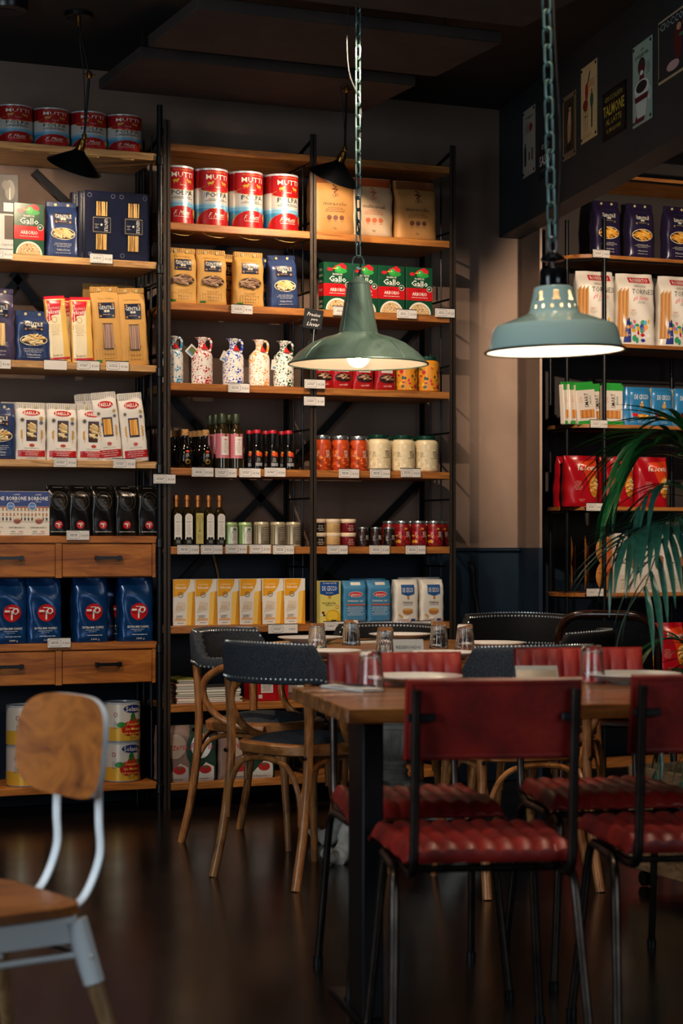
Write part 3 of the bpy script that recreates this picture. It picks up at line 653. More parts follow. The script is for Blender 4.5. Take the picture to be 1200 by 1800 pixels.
# crispy pasta bags with a window
def faella(key, w, h, d, long_):
    o, p, fr = bag(key, 'pasta_bag', w, h, d, '#e6dfd4', 'bagp', seed=31 + long_, wr=.003, tw=.97); foldtop(o, w * .93, d * .2, h, '#ddd6ca', not long_, ht=.026)
    z = h * .83; p.ell(0, z, w * .27, h * .048, '#b01c20', 1, 18); p.ring(0, z, w * .285, h * .052, .0018, '#d0342c', 1.6, 18); p.text('FAELLA', 0, z, h * .055, '#f4efe4', 2, w=w * .46, bold=.05)
    for x, zz, c in ((-w * .3, .70, '#2a2420'), (w * .3, .73, '#b08a3c'), (w * .3, .655, '#24366c')): p.ell(x, h * zz, w * .065, w * .065, c, 1, 12); p.ring(x, h * zz, w * .05, w * .05, .0014, '#d8c8a0', 2, 10)
    if long_: z0, z1, wx = .36, .64, .2
    else: z0, z1, wx = .33, .70, .175
    p.rect(-w * wx, h * z0, w * wx, h * z1, '#262a5c', 1); p.rect(-w * (wx - .03), h * (z0 + .012), w * (wx - .03), h * (z1 - .012), '#4a3018', 2)
    if long_: pasta(o, fr, 0, h * (z0 + z1) / 2, w * .155, h * .12, 10, 0, .0024, YEL, 3, 'spaghetti', True)
    else: pasta(o, fr, 0, h * .515, w * .105, h * .17, 20, w * .2, .0045, CREAMS, 5)
    for e in (-1, 1):
        for i in range(7): p.ell(e * (w * .31 + .003 * (i % 2)), h * (.38 + i * .022), .004, .0035, '#c8963c', 2, 8)
        p.quad([(e * w * .31, h * .3), (e * w * .31 + .0015, h * .3), (e * w * .31 + .0015, h * .39), (e * w * .31, h * .39)], '#c8963c', 2, 2)
    p.ell(0, h * .255, w * .09, h * .026, '#b84034', 1.5, 12); p.lines(0, h * .20, w * .5, 1, 0, '#8a8078', 2, .0015, 2)
    p.rect(-w * .44, h * .055, w * .44, h * .165, '#b01c20', 1); p.lines(0, h * .14, w * .7, 3, h * .03, '#f0d8cc', 2, .0018, 5); p.lines(0, h * .025, w * .5, 1, 0, '#8a8078', 2, .0015, 7)
    p.done('label_print', 'gloss', o)
faella('fae', .130, .232, .075, 0); faella('faeL', .112, .285, .05, 1)
def felispag():
    o, p, fr = bag('felis', 'spaghetti_pack', .092, .262, .045, '#e0b45c', 'gloss', seed=41, wr=.0025, n=3.2, tw=1.0, top=.9, pinch=.5)
    p.quad([(-.042, .0), (.012, .0), (.018, .2), (-.042, .2)], '#ecdcb4', .8, 6); p.quad([(-.044, .165), (.006, .19), (.026, .255), (-.044, .258)], '#c4182c', 1, 6)
    p.text('ORIGINALE', -.012, .225, .010, '#f4c8b8', 2, w=.05); p.text('felicetti', -.012, .21, .018, '#f8f0e4', 2, w=.056, bold=.05); p.ring(-.012, .176, .012, .012, .0018, '#8a6a3a', 2, 14)
    p.lines(-.012, .155, .045, 7, .007, '#b08a50', 2, .0014, 2); p.rect(-.042, .012, .04, .02, '#b8242c', 1.6); p.text('Spaghetti', -.012, .03, .009, '#5a3a1c', 2, w=.04)
    p.done('label_print', 'gloss', o); MB().box(-.044, -.006, .258, .044, .006, .275, '#c4182c', ch=.002).build('crimped_top', 'gloss', o)
felispag()
def mira(key, col, top, word, ic):
    o, p, fr = bag(key, 'flour_sack', .205, .262, .11, col, 'bagp', seed=51 + len(word), wr=.006, top=.66, pinch=.35)
    p.rect(-.098, .222, .098, .26, top, 1); p.ell(0, .195, .018, .004, ic, 2, 8)
    for i in range(5): p.ell(0.0 + .004 * (1 if i % 2 else -1), .182 + i * .008, .0045, .005, ic, 2, 8)
    p.ring(-.006, .168, .007, .007, .0018, ic, 2, 12); p.ring(.008, .17, .007, .007, .0018, ic, 2, 12); p.rect(.0005, .16, .0022, .185, ic, 2)
    p.text(word, 0, .132, .017, '#2c2018', 2, w=.11); p.lines(0, .112, .1, 3, .008, ic, 2, .0022, 4)
    for x in (-.028, 0, .028): p.ell(x, .07, .011, .011, ic, 1, 12); p.lines(x, .053, .014, 1, 0, ic, 2, .0015, 2)
    p.text('5kg', 0, .026, .008, '#2c2018', 2, w=.014); p.done('label_print', 'bagp', o)
mira('mir1', '#ad7a40', '#7a4420', 'miracolo', '#5a2c14'); mira('mir2', '#b89c7c', '#a8481a', 'multicereali', '#b0562c')
def flour_blue():
    o, p, fr = bag('flob', 'flour_bag', .112, .185, .07, '#3a7ca4', 'bagp', seed=61, wr=.004, top=.8, pinch=.45, n=7)
    p.rect(-.05, .0, .05, .006, '#22506c', 1); p.ell(0, .125, .030, .011, '#c8202c', 1, 18); p.ring(0, .125, .032, .0125, .0015, '#f0e8dc', 1.6, 18); p.text('granoro', 0, .125, .012, '#f4efe4', 2.2, w=.044, bold=.03)
    p.text("FARINA '00'", 0, .096, .008, '#f0ece0', 2, w=.07, bold=.03); p.rect(-.042, .076, .046, .082, '#c0582c', 1.5); p.lines(0, .068, .085, 7, .0058, '#cfdde4', 2, .0018, 5); p.text('1 Kg', .032, .014, .006, '#c8202c', 2, w=.014); p.rect(-.02, .165, .026, .178, '#dcd6cc', 1)
    p.done('label_print', 'bagp', o)
flour_blue()
def flour_white():
    o, p, fr = bag('flow', 'flour_bag', .116, .188, .07, '#d9d2c6', 'bagp', seed=63, wr=.004, top=.82, pinch=.45, n=7)
    p.rect(-.032, .125, .034, .165, '#1c4f8c', 1); p.quad([(-.032, .125), (.001, .115), (.034, .125), (.034, .126)], '#1c4f8c', 1, 2); p.text('DE CECCO', 0.001, .142, .020, '#f0ece0', 2, w=.054, bold=.05); p.ell(.0, .108, .006, .007, '#b87a34', 2, 10)
    p.text('FARINA', 0, .086, .011, '#2a2420', 2, w=.045, bold=.01); p.lines(0, .075, .06, 1, 0, '#6a6258', 2, .0015, 3)
    p.ell(.0, .046, .023, .014, '#b0702c', 1, 16); p.ell(0, .054, .023, .006, '#d09a50', 2, 14); p.quad([(-.045, .03), (-.018, .014), (-.014, .02), (-.04, .036)], '#c89858', 1.5, 2); p.ell(-.008, .018, .016, .007, '#ece6da', 2, 12); p.rect(.018, .004, .036, .014, '#1c4f8c', 2)
    p.done('label_print', 'bagp', o)
flour_white()
def flour_green(key, col, c2):
    o, p, fr = bag(key, 'flour_bag', .155, .238, .09, col, 'bagp', seed=65 + len(key), wr=.004, top=.8, pinch=.45, n=7)
    p.ell(.0, .15, .050, .052, '#c8ccd0' if c2 else '#a89484', 1, 20); p.text('Pizzeria', 0, .15, .03, '#a8202c', 2, w=.11, shear=.4)
    p.quad([(-.06, .0), (.06, .0), (.06, .06), (.02, .08)], '#d0cac0' if c2 else '#b4a69a', 1.5, 4); p.ell(.018, .05, .028, .018, '#a81c1c', 2, 14); p.ell(.018, .06, .008, .005, '#2f6d34', 3, 8); p.text('di frumento', .0, .012, .009, '#2a2420', 3, w=.07, bold=.02)
    p.done('label_print', 'bagp', o)
flour_green('flog', '#123024', True); flour_green('flor', '#7c6258', False)
def snack():
    o, p, fr = bag('snack', 'snack_bag', .100, .17, .05, '#a81418', 'gloss', seed=71, wr=.007, n=2.6, top=.8)
    p.rect(-.03, .075, .03, .15, '#d8ccc0', 1); p.lines(0, .14, .045, 5, .008, '#6a3a3a', 2, .0018, 3); p.ell(-.004, .094, .01, .006, '#3a2a20', 2, 10)
    p.ell(.0, .05, .038, .020, '#3a1a14', 1); p.text('taralli', .0, .018, .008, '#f0d8cc', 2, w=.035)
    pasta(o, fr, 0, .05, .035, .018, 14, .012, .004, BROWNS + ['#c09a70'], 8, 'biscuit_rings'); p.done('label_print', 'gloss', o)
snack()
def torin():
    o, p, fr = bag('tor', 'breadstick_bag', .225, .365, .10, '#e9e0d2', 'gloss', seed=77, wr=.006, n=3.4, top=.8, tw=.92)
    p.rect(-.045, .315, .075, .345, '#c8202c', 1); p.text('ROBERTO', .015, .33, .02, '#f8f2e6', 2, w=.1, bold=.06); p.text('GRISSINI', .01, .297, .011, '#5a4a3a', 2, w=.07); p.text('TORINESI', .03, .270, .026, '#1c1c24', 2, w=.125); p.text('gli Stirati', .02, .238, .022, '#d8485a', 2, w=.09, shear=.35); p.lines(.02, .218, .05, 2, .007, '#6a6258', 2, .002, 3)
    R = random.Random(3)
    for i in range(26):
        x, z = R.uniform(-.06, .09), R.uniform(.02, .12); c = R.choice(['#c8202c', '#2c3a9c', '#e8b02a', '#3a9c6c', '#e87090', '#f0f0f0', '#5ab0e0']); p.ell(x, z, R.uniform(.006, .014), R.uniform(.006, .016), c, 1 + (i % 3) * .6, 10)
    p.quad([(-.075, .012), (-.035, .012), (-.045, .135), (-.060, .135)], '#22307c', 3, 4); p.text('Senza', -.055, .05, .008, '#f0ece0', 4, w=.026); p.ell(-.02, .16, .02, .012, '#d8ccb8', 1); p.text('ROBERTO', -.02, .176, .007, '#c8202c', 2, w=.03)
    p.done('label_print', 'gloss', o)
    b = MB()
    for i in range(9):
        x = -.102 + i * .0056; a = fr(x, .04, .003); c = fr(x + .006, .27 + .008 * (i % 3), .003); b.tube([a, [(q + r2) / 2 + (-.003 if t == 1 else 0) for t, (q, r2) in enumerate(zip(a, c))], c], .0036, 6, ['#c88a3c', '#b87628', '#dca45c'][i % 3])
    q = b.build('breadsticks', 'print', o); q['kind'] = 'stuff'
torin()
def smart():
    def dr(p, w, h, o):
        p.rect(-w / 2, h * .86, w / 2, h, '#2f9c3c', 1, .1); p.rect(-w / 2, 0, w / 2, h * .09, '#2f9c3c', 1, .1); p.text('SMART', w * .0, h * .60, w * .2, '#1c1c1c', 2, w=h * .36, rot=pi / 2, bold=.02); p.text('GRISSINI', w * .2, h * .60, w * .1, '#3a7a44', 2, w=h * .22, rot=pi / 2); p.lines(-w * .28, h * .68, w * .18, 4, .008, '#d87a5a', 2, .002, 3)
        p.rect(-w * .36, h * .16, w * .36, h * .36, '#6a3a10', 1, .1); b = MB()
        for i in range(10): b.tube([(-w * .33 + i * w * .073, -.016, h * .165), (-w * .33 + i * w * .073, -.0165, h * .355)], .0035, 6, ['#d88a2c', '#c07020', '#e0a04a'][i % 3])
        q = b.build('crackers', 'print', o); q['kind'] = 'stuff'
    pack('smart', 'cracker_pack', .120, .20, .028, '#e4d8cc', dr, ch=.005)
    MB().box(-.058, -.003, .198, .058, .003, .212, '#2f9c3c', ch=.001).build('crimped_top', 'gloss', PROTO['smart'])
smart()
def dececco():
    o, p, fr = bag('dec', 'pasta_bag', .135, .195, .06, '#2c78ac', 'gloss', seed=81, wr=.006, n=3, top=.85, pinch=.4)
    p.text('DE CECCO', 0, .145, .024, '#f0ece0', 2, w=.078, bold=.03); p.ell(.002, .10, .011, .013, '#c89858', 1, 12); p.ell(.002, .118, .006, .006, '#e0b070', 2, 10); p.text('Penne', .0, .075, .009, '#f0ece0', 2, w=.035); p.rect(-.05, .045, -.02, .062, '#c8202c', 1.6)
    p.ell(.01, .045, .038, .014, '#b87820', 1.2, 14); pasta(o, fr, .01, .045, .034, .012, 12, .02, .004, YEL, 3); p.lines(0, .02, .07, 2, .007, '#c8dce8', 2, .0018, 3); p.done('label_print', 'gloss', o)
    MB().box(.062, -.012, .004, .070, .012, .19, '#d8a84a', ch=.002).build('gold_side_seam', 'gloss', o)
dececco()
def feliR():
    o, p, fr = bag('felr', 'pasta_bag', .190, .255, .09, '#a80f1c', 'gloss', seed=85, wr=.009, n=2.8, top=.75, pinch=.3)
    p.quad([(.0, .18), (.09, .02), (.085, .235), (-.03, .225)], '#d8401c', 1, 8); p.text('felicetti', .02, .195, .026, '#f8f0e0', 2, w=.10, bold=.05); p.lines(-.03, .125, .05, 6, .008, '#e8b0a0', 2, .0018, 3)
    p.ell(.062, .10, .026, .055, '#c88a2c', 1.6, 16); pasta(o, fr, .06, .10, .022, .05, 20, .02, .0055, YEL + CREAMS, 5); p.lines(-.01, .035, .04, 2, .008, '#e8b0a0', 2, .0018, 6); p.done('label_print', 'gloss', o)
feliR()
def d_cant(p, w, h, o):
    p.text('NERO', -w * .1, h * .8, .010, '#2a2420', 2, w=w * .3); p.text('CANTUCCI', w * .1, h * .74, .008, '#2a2420', 2, w=w * .4); p.ell(w * .3, h * .5, w * .2, h * .12, '#8a6040', 1, 18); p.ring(w * .3, h * .5, w * .21, h * .126, .002, '#2a2420', 2, 18); p.rect(-w * .4, h * .49, -w * .1, h * .51, '#5a1c24', 1, .1)
    p.text('cantucci', -w * .12, h * .22, .009, '#6a6258', 2, w=w * .36, shear=.3); p.lines(-w * .1, h * .15, w * .4, 3, .012, '#6a6258', 2, .0018, 3); p.rect(-w / 2, 0, w / 2, h * .3, '#cbbfae', .5, .1)
pack('cant', 'biscuit_box', .150, .300, .06, '#d6cdc2', d_cant, 'print')
def d_tart(p, w, h, o):
    p.rect(-w / 2 + .001, .001, w / 2 - .001, h * .5, '#d8d4cc', 1, .1); p.rect(w * .05, h * .18, w * .38, h * .48, '#3a2a18', 2, .1); p.ell(w * .22, h * .80, w * .16, h * .13, '#6e6a64', 1, 18); p.ell(w * .10, h * .86, w * .14, h * .06, '#5a5650', 1.4, 14)
    p.quad([(w * .2, h * .68), (w * .24, h * .68), (w * .23, h * .83), (w * .21, h * .83)], '#e8dcc0', 2, 1); p.rect(w * .02, h * .53, w * .34, h * .64, '#e4e0d8', 1.6, .1); p.text('AL TARTUFO', w * .1, h * .11, .008, '#3a3632', 2, w=w * .56)
pack('tart', 'truffle_pasta_box', .130, .325, .06, '#100f0f', d_tart, 'print')
# jars, bottles, tins
def rnd(key, name, prof, col, mat='gloss', n=24, **kw):
    b = MB().lathe(prof, n, col, **kw); o = b.build(name, mat); PROTO[key] = o; return o
def lid(o, r, z0, z1, mat, n=24): MB().lathe([(r * .98, z0), (r, z0 + .002), (r, z1 - .002), (r * .96, z1), (0, z1)], n, tf=None).build('lid', mat, o)
def jar(key, r, h, col, lidm, spots=None, lc='#e8e2d8', rs=.86, chunk=None, white=True, off=.25):
    pr = [(r * .9, 0), (r, .006), (r, h * .74), (r * .97, h * .82), (r * rs, h * .885), (r * rs, h * .90), (0, h * .90)]
    o = rnd(key, 'preserve_jar', pr, col); lid(o, r * (rs + .06), h * .89, h, lidm)
    p = Print(cylmap(r)); R = random.Random(9)
    if chunk:
        for i in range(46): p.ell(R.uniform(-r * 1.4, r * 1.4), R.uniform(h * .05, h * .72), R.uniform(.004, .010), R.uniform(.004, .009), R.choice(chunk), .3 + .25 * (i % 3), 8, rings=1)
    if white:
        x = r * off; p.text('MORE', x, h * .55, h * .05, lc, 2, w=r * .42, bold=.05); p.text('DOLCE', x, h * .49, h * .05, lc, 2, w=r * .42, bold=.05); p.text('CUORE', x, h * .43, h * .05, lc, 2, w=r * .42, bold=.05); p.rect(x - r * .4, h * .37, x + r * .4, h * .378, lc, 2); p.lines(-r * .75, h * .52, r * .4, 4, .006, lc, 2, .0014, 3)
    p.done('label_print', 'gloss', o)
    return o
jar('jor', .0405, .153, '#b8431a', 'steelcap', chunk=['#d8642a', '#9c2c10', '#c8501c', '#5a1c0c', '#e08030'], lc='#f0d8c0')
jar('jcr', .054, .162, '#dcc9a0', 'greenlid', lc='#5a4a38', rs=.78, chunk=['#e4d4ae', '#d0ba8c', '#ece0c0'], off=.35)
jar('jye', .051, .160, '#d88c24', 'greenlid', white=False, rs=.74, chunk=['#c8202c', '#2a6c3c', '#e8b83a', '#8a1c1c', '#1c3a2c'])
jar('jsm', .026, .085, '#241410', 'steelcap', chunk=['#3a2418', '#1a0c08'])
jar('jmd', .036, .114, '#7c1214', 'steelcap', chunk=['#a81c1c', '#5c0c10', '#c8902c', '#8a1418'])
def mini(key, col, lab):
    r, h = .0345, .060; o = rnd(key, 'spread_pot', [(r * .92, 0), (r, .004), (r, h * .74), (0, h * .74)], col); lid(o, r * 1.04, h * .72, h, 'creamlid')
    p = Print(cylmap(r)); p.lines(0, h * .5, r * .9, 4, .007, lab, 1, .0018, 4); p.done('label_print', 'gloss', o)
mini('mp1', '#1e1410', '#d8d0c0'); mini('mp2', '#cfa870', '#a88450'); mini('mp3', '#6c141c', '#d8b0a8')
def oilb(key, lab):
    s_ = .0205; b = MB(); h = .218
    pr = [(s_ * 1.0, 0), (s_ * 1.18, .004), (s_ * 1.18, .140), (s_ * .95, .152), (.010, .166), (.0095, .185), (0, .185)]
    b.lathe(pr, 24, '#2a220c', mod=lambda a, z: 1 / max(abs(cos(a)), abs(sin(a))) ** .6 * .9 if z < .15 else 1); o = b.build('oil_bottle', 'oliveg'); PROTO[key] = o
    MB().lathe([(.0125, .168), (.0125, .195), (.0145, .197), (.0145, .207), (.013, .218), (0, .218)], 18).build('stopper', 'copper', o)
    f = lambda x, y, l: (x, -.0245 - l, y); p = Print(f)
    if lab == 'white':
        p.rect(-.0165, .03, .0165, .125, '#e6e0d2', 1, .1); p.ell(0, .125, .0165, .015, '#e6e0d2', 1, 14, 0, pi); p.ring(0, .124, .008, .008, .001, '#8a8272', 2, 12); p.text('VARIETNO', 0, .105, .005, '#5a5242', 2, w=.024); p.lines(0, .092, .02, 8, .006, '#8a8272', 2, .0012, 3)
        p.rect(-.0125, .008, .0125, .034, '#121212', 2, .1); p.ell(-.006, .036, .006, .005, '#121212', 2, 8); p.ell(.006, .036, .006, .005, '#121212', 2, 8); p.lines(0, .026, .018, 3, .005, '#d8d8d8', 3, .001, 5)
    else:
        p.rect(-.0165, .012, .0165, .142, '#b8a860', 1, .1); p.ring(0, .118, .013, .013, .0012, '#2a2410', 2, 16); p.text('ORO', 0, .118, .006, '#5a4a18', 2, w=.014); p.rect(-.0006, .07, .0006, .105, '#2a2410', 2); p.ell(0, .067, .003, .0045, '#2a2410', 2, 8); p.lines(0, .05, .022, 4, .006, '#6a5a28', 2, .0013, 5)
    p.done('label_print', 'print', o)
oilb('oilw', 'white'); oilb('oily', 'yellow')
def tinr(key, r, h, col, lab, dk):
    b = MB().lathe([(r, 0), (r * 1.02, .002), (r, .004), (r, h - .012), (r * 1.02, h - .01), (r * .98, h - .008), (r * .9, h), (0, h)], 26, col); o = b.build('oil_tin', 'tin'); PROTO[key] = o
    p = Print(cylmap(r)); x = r * .25
    for q in (-1.2, -.9, 1.05, 1.3): p.rect(r * q, .004, r * q + .003, h - .014, dk, .6)
    p.rect(x - r * .62, h * .1, x + r * .62, h * .8, lab, 1); p.ring(x, h * .45, r * .6, h * .34, .001, dk, 2, 4); p.lines(x, h * .72, r * .8, 7, h * .075, '#4a4436' if lab != '#6c6250' else '#d8d0b8', 2, .0014, 4)
    if lab != '#6c6250': p.ell(x, h * .72, .008, .004, '#3a7a3c', 3, 8)
    p.done('label_print', 'tin', o)
tinr('tgr', .030, .104, '#9cb47c', '#ded8cc', '#5a7a44'); tinr('tbe', .034, .106, '#a89c80', '#6c6250', '#4a4232')
def vin_a():                                      # squat flask
    o = rnd('va', 'vinegar_bottle', [(.018, 0), (.029, .008), (.034, .035), (.033, .065), (.024, .088), (.012, .102), (.0105, .132), (.013, .134), (.013, .14), (0, .14)], None, 'dglass')
    MB().lathe([(.011, .138), (.015, .14), (.0155, .16), (.013, .166), (0, .166)], 16).build('stopper', 'cork', o)
    p = Print(lambda x, y, l: (x, -(.0345 - 6 * (y - .042) ** 2) * math.sqrt(max(0, 1 - (x / .036) ** 2)) - l, y)); p.ell(0, .047, .019, .034, '#0d0c0c', 1, 18); p.ell(0, .071, .008, .005, '#c8401c', 2, 10); p.lines(0, .06, .022, 3, .005, '#d8d0c0', 2, .0014, 3); p.ring(.0, .028, .011, .010, .0022, '#b88a2c', 2, 14); p.ring(-.005, .034, .006, .005, .0018, '#b88a2c', 2.5, 10); p.done('label_print', 'gloss', o)
vin_a()
def oil_b():
    r = .029; o = rnd('ob', 'oil_bottle', [(.024, 0), (r, .004), (r, .150), (r * .9, .162), (.0145, .180), (.014, .20), (0, .2)], None, 'oliveg')
    MB().lathe([(.0155, .195), (.0165, .197), (.0165, .233), (.015, .236), (0, .236)], 18).build('capsule', 'greencap', o)
    p = Print(cylmap(r)); p.rect(-.062, .045, .062, .150, '#c07078', .6); p.rect(-.013, .058, .018, .138, '#dcd2c8', 1); p.ell(.003, .126, .008, .003, '#b82020', 2, 10, pi, 2 * pi); p.lines(.003, .112, .022, 7, .007, '#8a7a72', 2, .0013, 3); p.rect(.0, .138, .008, .15, '#5a4a20', 1.5); p.done('label_print', 'gloss', o)
oil_b()
def vin_c():
    r = .0245; o = rnd('vc', 'vinegar_bottle', [(.02, 0), (r, .004), (r * 1.02, .06), (r * .8, .09), (.013, .108), (.0125, .155), (0, .155)], None, 'dglass')
    MB().lathe([(.013, .110), (.0135, .112), (.0145, .155), (0, .155)], 16).build('neck_sleeve', 'black', o); MB().lathe([(.0145, .154), (.0165, .156), (.0165, .167), (.0155, .170), (0, .170)], 18).build('lid', 'redcap', o)
    p = Print(cylmap(r * 1.01)); p.rect(-.016, .012, .016, .082, '#14110f', 1); p.ell(0, .066, .013, .010, '#d8501c', 2, 14); p.ell(-.006, .075, .005, .004, '#e88a2c', 3, 8); p.ell(.007, .058, .006, .005, '#b83010', 3, 8); p.lines(0, .046, .022, 3, .006, '#d8d0c0', 2, .0014, 3); p.rect(-.0145, .014, .0145, .028, '#8a8a8a', 2); p.done('label_print', 'gloss', o)
vin_c()
def jug(kk):
    r = .046; key = 'jug_' + kk; h = .205
    o = MB().lathe([(.040, 0), (r, .004), (r, .118), (r * .92, .136), (.028, .152), (.0165, .162), (.0155, .18), (.019, .192), (.023, .2), (.021, .203), (.014, .198), (0, .17)], 30).build('oil_jug', 'sp_' + kk); PROTO[key] = o
    MB().tube(smooth_path([(.012, 0, .192), (.030, 0, .198), (.040, 0, .186), (.040, 0, .165), (.034, 0, .142)], 5), .0055, 8).build('handle', 'sp_' + kk, o)
    MB().surf(lambda u, v: (-.012 - .018 * v + .0, (u - .5) * .02 * (1 - v * .6), .193 + .008 * v + .006 * abs(u - .5)), 4, 4).build('spout', 'sp_' + kk, o)
    MB().add([(-.010, -.034, .150), (.022, -.034, .148), (.004, -.022, .176), (.006, -.042, .150)], [(0, 3, 2), (3, 1, 2), (0, 1, 3), (0, 2, 1)], sm=False).build('wax_seal', 'seal', o)
for kk in ('sky', 'red', 'cob', 'ora', 'grn'): jug(kk)
def tin_sol():
    r, h = .0765, .166; b = MB().lathe([(r * .96, 0), (r, .003), (r, .03), (r * .985, .033), (r, .036), (r, h - .036), (r * .985, h - .033), (r, h - .03), (r, h - .006), (r * 1.015, h - .003), (r * 1.015, h), (r * .95, h), (r * .95, h - .005), (0, h - .005)], 36, '#b8bcc0'); o = b.build('tomato_tin', 'tin'); PROTO['sol'] = o
    p = Print(cylmap(r + .0003)); c = pi * r; p.rect(-c, .006, c, h - .008, '#cfc8bc', .5, .012); p.rect(-c, .006, c, h * .38, '#d8a838', 1, .012)
    p.ell(.022, h * .84, .044, .017, '#1c2c6c', 1.6, 20); p.text('Solania', .022, h * .84, .020, '#efe8da', 2.4, w=.07, bold=.04)
    for x, z, rx, rz_, cc in ((.0, .34, .03, .03, '#b81c1c'), (.045, .36, .028, .034, '#a81414'), (.022, .46, .022, .03, '#c42a1c'), (-.03, .44, .02, .012, '#2f7d34'), (.06, .5, .02, .012, '#2f7d34'), (.02, .62, .012, .02, '#2a6a2c')): p.ell(x, h * z, rx, rz_, cc, 1.8, 14)
    p.text('Pomodoro', .022, h * .46, .012, '#f0d060', 3, w=.06, shear=.3, bold=.03); p.text('San Marzano', .022, h * .34, .012, '#f0d060', 3, w=.075, shear=.3, bold=.03); p.text('dell Agro Sarnese', .022, h * .23, .010, '#f0d060', 3, w=.09, shear=.3, bold=.02); p.text('D.O.P.', .022, h * .12, .011, '#2a2014', 3, w=.03)
    p.ring(-.055, h * .7, .008, .009, .002, '#a81c24', 2, 12); p.lines(-.055, h * .5, .02, 4, .008, '#3a5a9c', 2, .0016, 3); p.done('label_print', 'tin', o, ang=20)
tin_sol()
def tag_proto(key, price, wd=.096, blank=False):
    h = .0375; o = MB().box(-wd / 2, -.003, 0, wd / 2, 0, h, '#d9d3cc', ch=.0004).build('price_card', 'print'); PROTO[key] = o
    MB().box(-wd / 2 - .001, -.001, h - .001, wd / 2 + .001, .006, h + .0035).build('card_holder', 'clips', o)
    if not blank:
        p = Print(lambda x, y, l: (x, -.003 - l * .6, y)); cx = -wd * .19; c = '#5a5450'
        for (a0, a1) in ((0, 1), (.86, .86)): pass
        P = [(-.026, .010), (-.018, .005), (.018, .005), (.026, .010), (.026, .028), (.018, .033), (-.018, .033), (-.026, .028)]
        for i in range(8):
            a, b = P[i], P[(i + 1) % 8]; q = Vector((b[0] - a[0], b[1] - a[1])).normalized() * .0006; p.quad([(cx + a[0] + q.y, a[1] - q.x), (cx + b[0] + q.y, b[1] - q.x), (cx + b[0] - q.y, b[1] + q.x), (cx + a[0] - q.y, a[1] + q.x)], c, 1, 1)
        p.lines(cx, .022, .036, 2, .006, '#3a3634', 1, .002, len(price) + ord(price[-1])); p.text('\u20ac ' + price, wd * .31, .018, .0082, '#2a2624', 1, w=.028, bold=.02); p.done('price_print', 'print', o)

# ------------------------------------------------------------------ stocking the shelves
HALF = dict(gen_y=.0375, gen_b=.0375, gen_s=.04, gen_p=.04, gen_long=.03, gen_longp=.03, tin_t=.0775, tin_s=.0775, gallo=.03, spagd=.015, borb=.03, felib=.035, polen=.025, cofb=.03,
            cofu=.0475, fae=.0375, faeL=.025, felis=.0225, mir1=.055, mir2=.055, flob=.035, flow=.035, flog=.045, flor=.045, snack=.025, tor=.05, smart=.014, dec=.03, felr=.045, cant=.03, tart=.03,
            jor=.0405, jcr=.054, jye=.051, jsm=.026, jmd=.036, mp1=.036, mp2=.036, mp3=.036, oilw=.0245, oily=.0245, tgr=.031, tbe=.035, va=.034, ob=.029, vc=.0255, sol=.0775,
            jug_sky=.046, jug_red=.046, jug_cob=.046, jug_ora=.046, jug_grn=.046)
RJ = random.Random(12)
def stock(key, px, z, label, cat, group, row=0, Y0=YF, gap=.022, rz=None, sc=None, rx=0, ry=0, dy=None):
    h = HALF[key] * (sc[1] if sc else 1); Y = Y0 + gap + h + (row * (2 * h + .006) if dy is None else dy)
    X = onY(px, Y - h)[0]
    r = RJ.uniform(-.05, .05) if rz is None else rz
    if row and dy is None: X += RJ.uniform(-.004, .004)
    return put(key, (X, Y, z), r, label, cat, group, sc, rx, ry)
def rowof(keys, pxs, z, desc, where, cat, group, **kw):
    keys = [keys] * len(pxs) if isinstance(keys, str) else keys
    for i, (kx, px) in enumerate(zip(keys, pxs)):
        stock(kx, px, z, f'{desc}, {ordinal(i, len(pxs))} {where}', cat, group, **kw)
E = .0006
# left rack
rowof('tin_s', [32, 97, 163, 226], LZ['A'] + E, 'squat red, white and blue tomato tin', 'on left rack top shelf', 'tin', 'squat tomato tins on the top shelf')
stock('tart', 5, LZ['B'] + E, 'black and white pasta box cut by the frame edge', 'box', None, rz=0)
stock('gallo', 50, LZ['B'] + E, 'green and red rice box standing alone on the left rack', 'box', None, rz=.08)
stock('gen_b', 111, LZ['B'] + E, 'blue pasta bag with oval window beside two tall dark spaghetti packs', 'pasta bag', None, rz=0)
rowof('spagd', [178, 234], LZ['B'] + E, 'tall midnight blue spaghetti pack', 'of the front two', 'spaghetti pack', 'dark blue spaghetti packs', rz=0)
for i in (1, 2): stock('spagd', 178 - i * 12, LZ['B'] + E, 'midnight blue spaghetti pack, ' + ('first', 'second')[i - 1] + ' behind the front pair', 'spaghetti pack', 'dark blue spaghetti packs', dy=.036 * i, rz=0)
stock('gen_longp', 0, LZ['C'] + E, 'tall purple pasta bag cut by the frame edge', 'pasta bag', None, rz=0)
stock('gen_s', 60, LZ['C'] + E, 'small blue pasta bag with fusilli window, third shelf of left rack', 'pasta bag', None)
stock('felis', 108, LZ['C'] + E, 'red topped spaghetti pack leaning left', 'spaghetti pack', 'red topped spaghetti packs', ry=-.10, rz=0)
stock('felis', 148, LZ['C'] + E, 'red topped spaghetti pack beside the tall yellow bags', 'spaghetti pack', 'red topped spaghetti packs', ry=-.05, rz=0)
stock('felis', 122, LZ['C'] + E, 'spaghetti pack half hidden behind the two red topped ones', 'spaghetti pack', 'red topped spaghetti packs', ry=-.05, dy=.055, rz=0)
rowof('gen_long', [193, 239], LZ['C'] + E, 'tall yellow striped spaghetti bag', 'of the front pair', 'pasta bag', 'tall yellow spaghetti bags', ry=-.06, rz=0)
